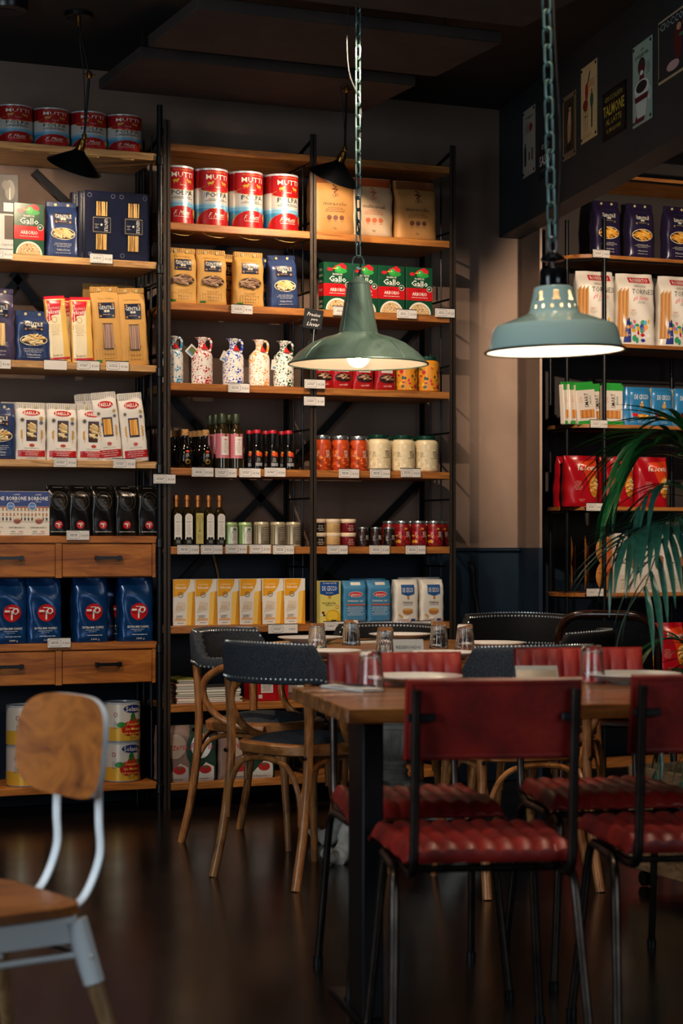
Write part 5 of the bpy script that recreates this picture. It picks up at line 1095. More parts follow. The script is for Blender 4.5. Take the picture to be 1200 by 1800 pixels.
# dark cafe chair with a framed back, faces +Y
def cafe():
    t = thing('cafe_chair', '', 'chair')
    pts = smooth_path([(-.20, -.23, 0), (-.19, -.19, .25), (-.185, -.185, .45), (-.19, -.22, .68), (-.185, -.245, .82), (-.13, -.262, .885), (0, -.268, .895), (.13, -.262, .885), (.185, -.245, .82), (.19, -.22, .68), (.185, -.185, .45), (.19, -.19, .25), (.20, -.23, 0)], 5)
    MB().tube(pts, .016, 10).build('back_hoop', 'darkwood', t)
    MB().surf(lambda u, v: ((u - .5) * .345 * (1 - .12 * max(0, v - .75) * 4), -.21 - .045 * v - .008 * sin(pi * u), .60 + .27 * v), 12, 10).build('back_panel', 'blackfab', t)
    MB().tube([(-.185, -.205, .60), (0, -.215, .595), (.185, -.205, .60)], .011, 8).build('lower_rail', 'darkwood', t)
    for s in (-1, 1): MB().tube([(s * .18, .19, 0), (s * .17, .17, .45)], .014, 8).build('leg', 'darkwood', t)
    MB().box(-.2, -.19, .435, .2, .2, .465, ch=.01).build('seat_frame', 'darkwood', t); MB().box(-.18, -.17, .465, .18, .18, .49, ch=.012).build('seat_pad', 'blackfab', t)
    return t
PROTO['cafe'] = cafe()
chair('cafe', 1.095, 7.585, .35, .94, 'dark glossy bentwood cafe chair with black back in front of the niche', None, (1, 1, .955))

# red leather chair on steel tube, faces +Y
def redchair():
    t = thing('leather_chair', '', 'chair')
    def seat(u, v):
        x = (u - .5) * .405; y = -.20 + .40 * v; edge = min(u, 1 - u) * .405; r = .03
        zz = .492 + .0085 * abs(sin(pi * (u * 9))) ** .8 - .002 - .006; zz -= .028 * max(0, (v - .88) / .12) ** 2 + .012 * max(0, (.08 - v) / .08) ** 2 + (.018 * (1 - edge / .02) ** 2 if edge < .02 else 0)
        k_ = 1 - .10 * (1 - v) ; return (x * (k_ + .0), y, zz + .004 * sin(v * 20 + u * 6) * .5)
    b = MB().surf(seat, 90, 24); vs0 = len(b.v)
    b.surf(lambda u, v: (seat(u, v)[0] * .97, seat(u, v)[1] * .98, .452), 10, 6)
    rim = [seat(i / 40, 0) for i in range(41)] + [seat(1, i / 20) for i in range(1, 21)] + [seat(1 - i / 40, 1) for i in range(1, 41)] + [seat(0, 1 - i / 20) for i in range(1, 20)]
    m_ = len(rim); o0 = [(x, y, z) for x, y, z in rim]; o1 = [(x * 1.015, y * 1.015, (z + .452) / 2) for x, y, z in rim]; o2 = [(x * .97, y * .98, .452) for x, y, z in rim]
    b.add(o0 + o1 + o2, [(j, (j + 1) % m_, m_ + (j + 1) % m_, m_ + j) for j in range(m_)] + [(m_ + j, m_ + (j + 1) % m_, 2 * m_ + (j + 1) % m_, 2 * m_ + j) for j in range(m_)])
    b.build('seat', 'leather', t, ang=70)
    W_ = .367
    def cy(x): return -.222 + .10 * x * x * 1.5
    def back(side):
        def fn(u, v):
            x = (u - .5) * W_; z = .675 + .165 * v; lean = -.03 * (z - .67) / .17; base = cy(x) + lean
            if side > 0: return (x, base + .013 + .010 * abs(sin(pi * u * 8)) ** .7 * min(1, 6 * v, 6 * (1 - v)), z)
            return (x, base - .010, z)
        return fn
    b = MB().surf(back(1), 72, 8); b.surf(back(-1), 24, 4)
    f1, f2 = back(1), back(-1); rim = [(0, i / 8) for i in range(9)] + [(i / 24, 1) for i in range(1, 25)] + [(1, 1 - i / 8) for i in range(1, 9)] + [(1 - i / 24, 0) for i in range(1, 24)]; m_ = len(rim)
    A = [f1(*r) for r in rim]; C = [f2(*r) for r in rim]; Mi = [tuple((p_ + q) / 2 + (.004 * (1 if a == 0 and r[0] == 1 else -1 if a == 0 and r[0] == 0 else 0) if a == 0 else .004 * (1 if r[1] == 1 else -1 if r[1] == 0 else 0) if a == 2 else 0) for a, (p_, q) in enumerate(zip(x1, x2))) for x1, x2, r in zip(A, C, rim)]
    b.add(A + Mi + C, [(j, (j + 1) % m_, m_ + (j + 1) % m_, m_ + j) for j in range(m_)] + [(m_ + j, m_ + (j + 1) % m_, 2 * m_ + (j + 1) % m_, 2 * m_ + j) for j in range(m_)])
    bk = b.build('backrest', 'leather', t, ang=70)
    MB().tube([Vector(f2(*r)) + Vector((0, -.001, 0)) for r in [(.02 + .96 * i / 20, .965) for i in range(21)] + [(.98, .965 - .93 * i / 8) for i in range(1, 9)] + [(.98 - .96 * i / 20, .035) for i in range(1, 21)] + [(.02, .035 + .93 * i / 8) for i in range(1, 8)]], .0022, 6, closed=True).build('piping', 'leather', bk)
    for s in (-1, 1):
        x = s * .168
        MB().tube(smooth_path([(x, -.268, .822), (x, -.258, .74), (x, -.246, .60), (x, -.238, .50), (x, -.225, .450), (x, -.19, .430), (x, -.10, .427), (x, .08, .427), (x, .15, .42), (x + s * .006, .175, .385), (x + s * .02, .20, .20), (x + s * .035, .225, 0.012)], 5), .0105, 10).build('frame_tube', 'tube', t)
        MB().tube(smooth_path([(x + s * .016, .09, .432), (x + s * .022, -.05, .432), (x + s * .024, -.11, .425), (x + s * .028, -.145, .385), (x + s * .034, -.18, .25), (x + s * .045, -.235, .012)], 5), .0105, 10).build('leg', 'tube', t)
        MB().lathe([(.013, 0), (.014, .02), (.011, .024)], 10, tf=Matrix.Translation((x + s * .035, .225, 0))).build('foot_cap', 'black', t); MB().lathe([(.013, 0), (.014, .02), (.011, .024)], 10, tf=Matrix.Translation((x + s * .045, -.235, 0))).build('foot_cap', 'black', t)
        MB().box(x - s * .005 - .022, -.262, .755, x - s * .02 + .022, -.246, .772, ch=.002).build('bracket', 'steel', t)
    MB().tube([(-.16, .10, .427), (.16, .10, .427)], .008, 8).build('cross_bar', 'tube', t); MB().tube([(-.16, -.12, .427), (.16, -.12, .427)], .008, 8).build('cross_bar', 'tube', t)
    return t
PROTO['red'] = redchair(); G2 = 'red leather chairs at the near table'
def red(px, z, fx, fz, lab, sc=None): chair('red', (px - 600) / F * z, z, fx, fz, lab, G2, sc)
red(830, 4.27, -.12, .99, 'oxblood leather chair, its flat back to the viewer, at the near table front', (1.0, 1, 1))
red(1199, 4.40, -.12, .99, 'oxblood leather chair at the near table front, cut by the right edge')
red(724, 4.96, .16, -.99, 'oxblood chair across the near table, ribbed back behind the left tumbler', (.98, 1, .985))
red(1061, 5.12, .16, -.99, 'oxblood chair across the near table, ribbed back behind the right tumbler', (.98, 1, .99))

# white metal chair with wooden back and seat, faces +Y
def whitechair():
    X, Y = cw(-.725, 3.62); t = thing('wood_back_chair', 'white steel chair with distressed wooden seat and curved wooden back, bottom left', 'chair', (X, Y, 0), yaw(-.80, -.60))
    def seat(z):
        return lambda u, v: (( .19 - .03 * v * 0) * math.copysign(min(1, abs(cos(2 * pi * v)) ** .35), cos(2 * pi * v)) * u, .19 * math.copysign(min(1, abs(sin(2 * pi * v)) ** .35), sin(2 * pi * v)) * u, z)
    b = MB(); rows = [(0.001, .458), (.5, .458), (.93, .460), (1, .455), (1, .438), (.96, .434), (.001, .434)]
    b.surf(lambda u, v: seat(rows[int(round(u * 6))][1])(rows[int(round(u * 6))][0], v), 6, 56, cv=True).build('seat', 'seatw', t, ang=30)
    def back(side):
        def fn(u, v):
            s = 2 * u - 1; q = 2 * v - 1; e = 3.4; r = max(abs(s), abs(q)) ; 
            m_ = (abs(s) ** e + abs(q) ** e) ** (1 / e) or 1; kq = r / m_ if r > 0 else 1
            x = .172 * s * kq; z = .732 + .098 * q * kq; return (x, -.245 + .55 * x * x * 1.3 - .10 * (z - .735) + side * .0055, z)
        return fn
    b = MB().surf(back(1), 28, 16); b.surf(back(-1), 28, 16); f1, f2 = back(1), back(-1)
    rim = [(0, i / 16) for i in range(17)] + [(i / 28, 1) for i in range(1, 29)] + [(1, 1 - i / 16) for i in range(1, 17)] + [(1 - i / 28, 0) for i in range(1, 28)]; m_ = len(rim)
    A = [f1(*r) for r in rim]; C = [f2(*r) for r in rim]; b.add(A + C, [(j, (j + 1) % m_, m_ + (j + 1) % m_, m_ + j) for j in range(m_)], mi=1); b.build('backrest', ['seatw', 'whitem'], t, ang=50)
    for s in (-1, 1):
        b = MB(); P = smooth_path([(s * .078, -.09, .428), (s * .082, -.17, .426), (s * .084, -.225, .445), (s * .085, -.262, .52), (s * .084, -.262, .59), (s * .082, -.262, .655), (s * .08, -.262, .70), (s * .08, -.266, .78)], 6)
        b.tube(P, .0125, 10, flat=.45).build('back_strut', 'whitem', t)
        for e in (-1, 1):
            # folded steel upper, wooden lower leg
            T = Vector((s * .165, e * .165, .425)); Bt = Vector((s * .262, e * .262, 0)); mid = T.lerp(Bt, .27)
            MB().tube([T, mid], [.023, .0195], 14).build('leg_sleeve', 'whitem', t); MB().tube([T.lerp(Bt, .25), Bt], [.0165, .011], 14).build('leg', 'legw', t)
            MB().lathe([(0, 0), (.004, .001), (.003, .003), (0, .0035)], 8, tf=Matrix.Translation(T.lerp(mid, .55) + Vector((s * .021, 0, 0))) @ Matrix.Rotation(s * pi / 2, 4, 'Y')).build('screw', 'silver', t)
    for s in (-1, 1):
        MB().box(s * .168 - .004, -.16, .385, s * .168 + .004, .16, .433, ch=.001).build('apron', 'whitem', t); MB().box(-.16, s * .168 - .004, .385, .16, s * .168 + .004, .433, ch=.001).build('apron', 'whitem', t)
        MB().tube([(s * .172, -.17, .362), (s * .172, .17, .362)], .006, 8).build('side_rail', 'whitem', t); MB().tube([(-.17, s * .172, .362), (.17, s * .172, .362)], .006, 8).build('side_rail', 'whitem', t)
    MB().box(-.16, -.02, .372, .16, .02, .38, ch=.001).build('cross_plate', 'whitem', t)
whitechair()

# ------------------------------------------------------------------ on the tables
def plate_proto(key, r):
    o = MB().lathe([(0, .001), (r * .55, .001), (r * .60, .004), (r * .95, .019), (r, .021), (r, .0235), (r * .96, .0235), (r * .62, .0095), (r * .56, .0065), (0, .006)], 56).build('plate', 'ceramic'); PROTO[key] = o
    MB().lathe([(r * .42, -.0005), (r * .44, .0012), (r * .5, .0012), (r * .5, -.0005)], 40).build('foot_ring', 'ceramic', o)
plate_proto('plate', .125); TZ = TOP + .0008; TB = .7408
def ont(px, py):
    h = TB if py < 1170 else TZ; Z = (HC - h) * F / (py - 955); X, Y = atZ(px, Z); return (X, Y, h)
PG = 'white dinner plates'
for px, py, lab in [(545, 1130, 'white plate at the far left of the back table'), (577, 1155, 'white plate at the near left of the back table'), (703, 1124, 'white plate at the far end of the back table'), (862, 1140, 'white plate at the right side of the back table'), (783, 1158, 'white plate at the near right of the back table, behind the red chair'),
                    (728, 1203, 'white plate on the near table beside the left tumbler'), (1112, 1199, 'white plate on the near table beside the right tumbler')]:
    x, y, z = ont(px, py); put('plate', (x, y, z + .0006), 0, lab, 'plate', PG, (.9, .9, 1) if py in (1158, 1155) else None)
def glass():
    n = 22; md = lambda a, z: 1 + (.035 if .018 < z < .082 else 0) * (abs(cos(11 * a)) - .5)
    o = MB().lathe([(.034, 0), (.0352, .002), (.0345, .018), (.0325, .030), (.0275, .085), (.026, .094), (.0235, .096), (0, .096), (0, .082), (.021, .080), (.0245, .060), (.0315, .012), (.0332, 0), (.034, 0)], 88, mod=md).build('glass_tumbler', 'glass', ang=60); PROTO['glass'] = o
glass()
for px, py, lab in [(557, 1142, 'upturned ribbed tumbler at the left of the back table'), (617, 1134, 'tallest standing upturned tumbler near the cornmeal box'), (677, 1151, 'upturned ribbed tumbler left of the silver reserved sign'), (771, 1139, 'upturned ribbed tumbler right of the reserved sign'), (817, 1144, 'rightmost upturned tumbler on the back table'),
                    (651, 1211, 'upturned ribbed tumbler on the near table, left end'), (1040, 1199, 'upturned ribbed tumbler on the near table, right end')]:
    x, y, z = ont(px, py); put('glass', (x, y, z), 0, lab, 'glass', 'upturned tumblers', None)
def napkin(px, py, ang, lab, L_=.19, W_=.065):
    x, y, z = ont(px, py); o = MB().surf(lambda u, v: ((u - .5) * L_, (v - .5) * W_, .007 + .0015 * sin(u * 9) * sin(v * 5)), 14, 6).box(-L_ / 2, -W_ / 2, 0, L_ / 2, W_ / 2, .0055, ch=.002).build('napkin', 'cloth'); o.location = (x, y, z); o.rotation_euler.z = ang; tag(o, lab, 'napkin', 'folded napkins')
    for i, off in enumerate((-.015, .015)):
        b = MB().tube([(-L_ * .42, off, .013), (-.02, off, .012), (L_ * .1, off, .0125)], .003, 6, flat=.6)
        if i: [b.tube([(L_ * .1, off + q * .5, .0125), (L_ * .2, off + q, .014), (L_ * .42, off + q, .015)], .0013, 5) for q in (-.008, -.0027, .0027, .008)]
        else: b.box(L_ * .1, off - .008, .012, L_ * .44, off + .008, .0135, ch=.0006)
        q = b.build('fork' if i else 'knife', 'cutl'); q.location = (x, y, z); q.rotation_euler.z = ang; tag(q, ('steel fork' if i else 'steel knife') + ' on the ' + lab.replace('folded white ', ''), 'cutlery')
napkin(502, 1146, .75, 'folded white napkin at the left edge of the back table'); napkin(650, 1131, .3, 'folded white napkin in the middle of the back table'); napkin(618, 1212, 1.75, 'folded white napkin at the left end of the near table')
def plaque(px, py, ang, lab, word=True, w_=.105, h_=.055):
    x, y, z = ont(px, py); b = MB(); c = [(-.022, 0), (.004, h_), (.006, h_), (.03, 0), (.027, 0), (.005, h_ - .003), (-.019, 0)]; n = len(c)
    vs = [(-w_ / 2, a, d) for a, d in c] + [(w_ / 2, a, d) for a, d in c]; b.add(vs, [tuple(range(n))[::-1], tuple(range(n, 2 * n))] + [(i, (i + 1) % n, n + (i + 1) % n, n + i) for i in range(n)], sm=False)
    o = b.build('reserved_sign', 'silver' if word else 'pewter'); o.location = (x, y, z); o.rotation_euler.z = ang; tag(o, lab, 'sign', 'silver tent signs')
    f = lambda X_, Y_, l: (X_, -.022 + Y_ * .026 / h_ - l, Y_ + l * .4)
    if word: Print(f).text('RESERVADO', 0, h_ * .52, .011, '#4a5458', 1.2, w=w_ * .82, bold=.02).done('lettering', 'print', o)
    else: Print(f).rect(-w_ * .46, h_ * .06, w_ * .46, h_ * .66, '#5a4a3c', 1).done('sign_face', 'gloss', o)
plaque(717, 1152, -.25, 'silver reserved sign on the back table'); plaque(942, 1193, -.35, 'silver tent sign on the near table behind the red chair back', False, .115, .035)

for key, o in list(PROTO.items()):               # kinds that were not needed
    if key not in USED:
        for c in list(o.children_recursive): bpy.data.objects.remove(c)
        bpy.data.objects.remove(o)

# ------------------------------------------------------------------ tin signs on the beam
def onbeam(px, off=-.1135):                  # distance along the beam from the wall for a column px
    q = k(px); ox, oy = XP + BN.x * off, YW + BN.y * off
    s = (ox - q * oy) / (BD.x - q * BD.y); X, Y = ox - BD.x * s, oy - BD.y * s
    return s, dep(X, Y)
def bsign(px0, px1, yt, yb, col, label, draw, frame=None):
    s0, Z0 = onbeam(px0); s1, Z1 = onbeam(px1); Zm = (Z0 + Z1) / 2; zt, zb_ = hz(yt, Zm), hz(yb, Zm); W = s1 - s0; H = zt - zb_
    t = MB().box(-W / 2, -.003, -H / 2, W / 2, 0, H / 2, frame or col, ch=.001).build('tin_sign', 'gloss')
    # local x runs towards the camera, local -y faces left into the room
    sm = -(s0 + s1) / 2; ox = BN * -.1138
    t.matrix_world = Matrix(((-BD.x, BN.x, 0, XP + ox.x + BD.x * sm), (-BD.y, BN.y, 0, YW + ox.y + BD.y * sm), (0, 0, 1, (zt + zb_) / 2), (0, 0, 0, 1)))
    tag(t, label, 'sign', 'enamel signs on the beam')
    p = Print(lambda x, y, l: (x, -.003 - l, y)); p.rect(-W / 2 + .008, -H / 2 + .008, W / 2 - .008, H / 2 - .008, col, 1, .5); draw(p, W, H); p.done('sign_print', 'print', t, ang=5)
    b = MB()
    for a in (-1, 1):
        for c in (-1, 1): b.lathe([(.007, 0), (.006, .002), (0, .003)], 8, tf=Matrix.Translation((a * (W / 2 - .014), -.0035, c * (H / 2 - .014))) @ Matrix.Rotation(pi / 2, 4, 'X'))
    q = b.build('nail', 'steel', t); return t
def s1(p, W, H):
    p.text('COMMEDIA', 0, H * .36, H * .04, '#3a3630', 2, w=W * .7); p.lines(-W * .1, H * .28, W * .5, 7, H * .025, '#5a544a', 2, .003, 3); p.ell(W * .18, H * .2, W * .14, H * .06, '#8a2a24', 2, 14); p.quad([(W * .1, -H * .1), (W * .13, -H * .1), (W * .22, H * .14), (W * .18, H * .14)], '#b8902c', 2, 2)
    p.rect(-W * .36, -H * .34, -W * .2, -H * .06, '#24261c', 2, .5); p.rect(-W * .31, -H * .06, -W * .25, H * .0, '#24261c', 2, .5); p.rect(W * .0, -H * .28, W * .1, -H * .16, '#3a3a2a', 2, .5); p.rect(W * .24, -H * .3, W * .34, -H * .12, '#3a3a2a', 2, .5)
def s2(p, W, H): p.text('OLIO', 0, H * .3, H * .15, '#c8c8c4', 2, w=W * .6, bold=.02); p.text('SASSO', 0, -H * .04, H * .26, '#d0d0cc', 2, w=W * .86, bold=.06); p.text('IN TUTTO IL MONDO', 0, -H * .3, H * .05, '#8a8a88', 2, w=W * .7)
def s3(p, W, H):
    p.rect(-W * .38, -H * .4, W * .38, H * .42, '#3a3024', 2, .5); p.ell(W * .1, H * .27, W * .09, H * .045, '#c8a078', 3, 12); p.ell(W * .12, H * .31, W * .11, H * .04, '#14100c', 3.5, 12); p.quad([(-W * .1, H * .0), (W * .18, H * .0), (W * .16, H * .22), (.0, H * .22)], '#c8a078', 3, 2); p.quad([(-W * .08, -.26 * H), (W * .02, -.26 * H), (W * .1, .02 * H), (-W * .1, .02 * H)], '#b89068', 3, 2); p.quad([(W * .04, -.24 * H), (W * .12, -.24 * H), (W * .2, .02 * H), (W * .06, .02 * H)], '#b89068', 3, 2); p.ell(0, -H * .33, W * .22, H * .05, '#14100c', 3, 12)
def s4(p, W, H):
    p.ell(-W * .12, H * .15, W * .1, H * .12, '#a82418', 2, 12); p.quad([(-W * .08, H * .22), (W * .0, H * .25), (W * .12, H * .40), (W * .04, H * .38)], '#26282c', 2, 2); p.ell(-W * .2, -H * .02, W * .16, H * .07, '#8a2018', 2, 12); p.ell(-W * .1, H * .27, W * .05, H * .025, '#e0b088', 3, 8)
    for x in (-.3, -.2, -.08): p.rect(W * x, -H * .38, W * x + .003, -H * .06, '#26282c', 2, .5)
    for z in (-.1, -.18): p.rect(-W * .3, H * z, -W * .08, H * z + .004, '#26282c', 2, .5)
    p.ell(W * .2, H * .0, W * .1, H * .1, '#1c5a48', 2, 12); p.rect(W * .17, -H * .36, W * .24, -H * .08, '#26282c', 2, .5); p.ell(W * .2, H * .12, W * .05, H * .03, '#c85a2c', 3, 8); p.lines(W * .2, H * .26, W * .4, 4, H * .025, '#c87a3c', 2, .004, 3); p.lines(-W * .1, -H * .42, W * .6, 2, H * .03, '#b07a3c', 2, .003, 6)
def s5(p, W, H): p.text('CIOCCOLATO', 0, H * .33, H * .10, '#b8a83c', 2, w=W * .76, bold=.03); p.text('TALMONE', 0, H * .1, H * .22, '#c8b43a', 2, w=W * .9, bold=.06); p.text('AL LATTE', 0, -H * .14, H * .12, '#b8a83c', 2, w=W * .66, bold=.03); p.text('IL MIGLIORE!', 0, -H * .32, H * .08, '#b8a83c', 2, w=W * .6, bold=.02)
def s6(p, W, H):
    p.text('caffe', 0, H * .41, H * .03, '#24302c', 2, w=W * .2); p.text('paulista', 0, H * .35, H * .06, '#24302c', 2, w=W * .68, bold=.03); p.ell(-W * .02, H * .2, W * .19, H * .11, '#2c2c2c', 2, 16); p.ell(-W * .02, H * .17, W * .12, H * .07, '#5a1420', 3, 14); p.ell(0, H * .12, W * .09, H * .03, '#e8ecea', 3.6, 12); p.quad([(-W * .15, -H * .02), (W * .14, -H * .02), (W * .1, H * .1), (-W * .1, H * .1)], '#5c1420', 3, 2); p.lines(W * .33, H * .2, W * .2, 6, H * .025, '#3a4844', 2, .003, 3)
    p.quad([(-W * .22, -H * .42), (W * .2, -H * .42), (W * .36, -H * .08), (-W * .36, -H * .08)], '#cfdad4', 3.2, 4); p.ell(0, -H * .06, W * .37, H * .1, '#e0e8e4', 3.6, 22); p.ell(0, -H * .05, W * .28, H * .072, '#1c1c24', 4.2, 22); p.quad([(-W * .325, -H * .22), (W * .3, -H * .22), (W * .34, -H * .15), (-W * .36, -H * .15)], '#5a1420', 4, 4); p.ring(W * .38, -H * .17, W * .1, H * .09, .014, '#cfdad4', 2.6, 14); p.quad([(-W * .4, -H * .47), (W * .1, -H * .47), (W * .2, -H * .38), (-W * .3, -H * .38)], '#5a1420', 2, 2)
def s7(p, W, H):
    p.text('CIOCCOLATINI', 0, H * .38, H * .12, '#9cb4ac', 2, w=W * .9, bold=.02); p.ell(-W * .05, H * .02, W * .09, H * .3, '#5c1c1c', 2, 16); p.ell(W * .12, -H * .02, W * .09, H * .3, '#1c2440', 2.4, 16); p.ell(-W * .03, H * .22, W * .05, H * .06, '#c89878', 3, 12); p.ell(W * .1, H * .24, W * .05, H * .06, '#c89878', 3, 12); p.ell(-W * .16, -H * .33, W * .14, H * .08, '#c8a8a0', 3, 12); p.rect(-W * .02, H * .05, W * .08, H * .1, '#2c7a4c', 3.6, .5)
bsign(920, 941, 190, 308, '#a8a294', 'pale narrow enamel sign with a red glass, nearest the wall corner', s1)
bsign(948, 972, 241, 311, '#14161c', 'black enamel sign with white capitals behind the lamp chain', s2)
bsign(990, 1013, 165, 278, '#7a6a50', 'dim brown enamel sign of a seated figure', s3, '#8a7450')
bsign(1022, 1050, 112, 246, '#d2bc86', 'cream enamel sign with two figures on tall stools', s4)
bsign(1060, 1101, 153, 240, '#0a0a0a', 'square black enamel sign with yellow letters', s5)
bsign(1113, 1147, 73, 217, '#9fb8a8', 'tall pale green enamel sign with a large coffee cup', s6)
bsign(1158, 1240, 12, 125, '#24282c', 'large dark enamel sign at the upper right corner', s7, '#c8b48a')

# ------------------------------------------------------------------ lamps
def link_mesh(Lk, Wk, r):
    pts = []; h = Lk / 2 - Wk / 2
    for i in range(8): a = pi * i / 7; pts.append((Wk / 2 * cos(a), 0, h + Wk / 2 * sin(a)))
    for i in range(8): a = pi + pi * i / 7; pts.append((Wk / 2 * cos(a), 0, -h + Wk / 2 * sin(a)))
    return MB().tube(pts, r, 6, closed=True)
def chain(t, z0, z1, Lk, Wk, r):
    first = None; z = z0; i = 0; step = Lk - 2.6 * r
    while z < z1:
        if first is None: o = link_mesh(Lk, Wk, r).build('chain_link', 'link', t); first = o
        else: o = first.copy(); COL.objects.link(o); o.parent = t
        o.location = (0, 0, z); o.rotation_euler = (0, 0, .4 + (pi / 2) * (i % 2)); z += step; i += 1
def shadow_free_pt(name, loc, e, r=.03, col=WARM): return light(name, 'POINT', loc, e, col, shadow_soft_size=r)
# lamp with green patina over the back table
X3, Z3 = .06, 6.9; X3, Y3 = atZ(629.5, 6.9); zr3 = hz(640, 6.9)
t = thing('pendant_lamp', 'large green patina pendant lamp on a chain over the back table', 'lamp', (X3, Y3, zr3)); RR = .249
prof = [(RR + .002, .0), (RR, .002), (RR * .86, .040), (RR * .705, .068), (.70 * RR - .003, .072), (RR * .50, .092), (.078, .105), (.070, .110), (.040, .284), (.037, .287)]
b = MB().lathe(prof, 48); b.f = b.f[:-2]; b.c = b.c[:-2]; b.mi = b.mi[:-2]; b.sm = b.sm[:-2]; b.build('shade', 'patina', t, ang=25)
b = MB().lathe([(r_ - .003, z - .0008) for r_, z in prof[:-1]] , 48); b.f = b.f[:-2]; b.c = b.c[:-2]; b.mi = b.mi[:-2]; b.sm = b.sm[:-2]; b.build('shade_lining', 'white_in', t)
MB().tube([(RR * cos(a), RR * sin(a), 0) for a in [2 * pi * i / 48 for i in range(48)]], .0035, 6, closed=True).build('rolled_rim', 'patina', t)
MB().lathe([(.0395, .280), (.041, .286), (.036, .293), (.026, .298), (.020, .308), (.008, .312), (0, .312)], 28).build('neck_cap', 'patina', t)
for i in range(4):
    a = .3 + i * pi / 2; MB().tube([(RR * .985 * cos(a), RR * .985 * sin(a), .006), (RR * .865 * cos(a), RR * .865 * sin(a), .0405), (RR * .71 * cos(a), RR * .71 * sin(a), .0685), (.08 * cos(a), .08 * sin(a), .106)], .0016, 5).build('seam', 'patina', t)
    MB().tube([(.0705 * cos(a), .0705 * sin(a), .112), (.0405 * cos(a), .0405 * sin(a), .283)], .002, 5).build('neck_seam', 'patina', t)
MB().tube([(.019 * cos(a), 0, .308 + .036 * sin(a)) for a in [pi * i / 10 for i in range(11)]], .003, 6).build('hanging_loop', 'link', t)
MB().tube([(.022 * cos(a), .0, .362 + .024 * sin(a)) for a in [2 * pi * i / 20 for i in range(20)]], .003, 6, closed=True).build('ring', 'link', t)
chain(t, .405, ZC - zr3 - .02, .050, .020, .0032)
MB().lathe([(.019, .075), (.019, .13), (0, .13)], 16).build('lamp_holder', 'black', t)
bl = MB().lathe([(.0, -.012)] + [(.042 * sin(a), .028 - .042 * cos(a)) for a in [pi * i / 12 for i in range(1, 11)]] + [(.016, .078)], 20).build('bulb', 'bulbglass', t)
MB().lathe([(0, .014), (.010, .020), (.014, .032), (.010, .044), (0, .05)], 12).build('filament', 'filament', bl)
MB().tube(smooth_path([(.004, .02, .285), (.02, .02, .4), (-.005, .01, .6), (.012, .0, .9), (-.03, .015, 1.05), (-.035, .01, 1.25), (.0, 0, ZC - zr3)], 6), .0028, 6).build('cable', 'cord', t)
shadow_free_pt('patina_lamp_light', (X3, Y3, zr3 + .026), 22, .012)
# pale teal enamel lamp over the near table
X4, Y4 = atZ(975, 4.95); zr4 = hz(615, 4.95)
t = thing('pendant_lamp', 'pale teal enamel pendant lamp with pierced neck, hanging on a chain', 'lamp', (X4, Y4, zr4)); RR = .172
t.rotation_euler = (0, -.028, 0)
prof = [(RR + .006, -.004), (RR + .001, .001), (.161, .050), (.152, .062), (.068, .092), (.0635, .098), (.050, .158), (.046, .161), (.030, .162)]
# pierced neck: skip faces in rows where the holes are
n = 96; b = MB()
def pierced(prof, dr):
    rows = [(r_ + dr, z) for r_, z in prof[:5]]; zz = [.098 + i * .005 for i in range(13)]
    rows += [(.0635 - (.0635 - .050) * (z - .098) / .06 + dr, z) for z in zz] + [(r_ + dr, z) for r_, z in prof[7:]]
    vs = [(r_ * cos(2 * pi * j / n), r_ * sin(2 * pi * j / n), z) for r_, z in rows for j in range(n)]; fs = []
    for i in range(len(rows) - 1):
        zm = (rows[i][1] + rows[i + 1][1]) / 2
        for j in range(n):
            a = (j + .5) / n * 360
            if i >= 5 and i < 17:
                d1 = ((a % 22.5) - 11.25) * pi / 180 * .07; 
                if math.hypot(d1, zm - .1085) < .0052: continue
                d2 = ((a % 45) - 22.5) * pi / 180 * .065
                if .122 < zm < .150 and abs(d2) < .0115 - .006 * (zm - .122) / .028: continue
            fs.append((i * n + j, i * n + (j + 1) % n, (i + 1) * n + (j + 1) % n, (i + 1) * n + j))
    return vs, fs
MB().add(*pierced(prof, 0)).build('shade', 'enamel', t, ang=28); MB().add(*pierced(prof, -.0025)).build('shade_lining', 'white_in', t, ang=28)
MB().tube([((RR + .006) * cos(a), (RR + .006) * sin(a), -.003) for a in [2 * pi * i / 60 for i in range(60)]], .0035, 6, closed=True).build('black_rim', 'black', t)
MB().lathe([(.035, .158), (.037, .162), (.0355, .200), (.030, .208), (0, .208)], 28).build('neck_collar', 'rib', t)
MB().lathe([(.006, .21), (.006, .225), (.030, .228), (.032, .233), (.020, .243), (.010, .25), (0, .25)], 24).build('ceiling_disc', 'rib', t)
MB().tube([(.012 * cos(a), .0, .268 + .02 * sin(a)) for a in [2 * pi * i / 20 for i in range(20)]], .004, 6, closed=True).build('ring', 'silver', t)
chain(t, .305, ZC - zr4 - .02, .054, .024, .0036)
MB().tube(smooth_path([(.012, .01, .25), (.03, .02, .35), (.036, .01, .55), (.02, 0, .9), (.028, 0, ZC - zr4)], 6), .0035, 6).build('cable', 'cord', t)
MB().lathe([(.02, .07), (.02, .15), (0, .15)], 16).build('lamp_holder', 'white_in', t)
MB().lathe([(.0, .018)] + [(.03 * sin(a), .048 - .03 * cos(a)) for a in [pi * i / 10 for i in range(1, 9)]] + [(.014, .08)], 18).build('bulb', 'bulb', t)
shadow_free_pt('teal_lamp_light', (X4, Y4, zr4 + .03), 20, .03, (1, .80, .58)); shadow_free_pt('teal_lamp_neck_light', (X4, Y4, zr4 + .125), 2.5, .01, (1, .84, .65))
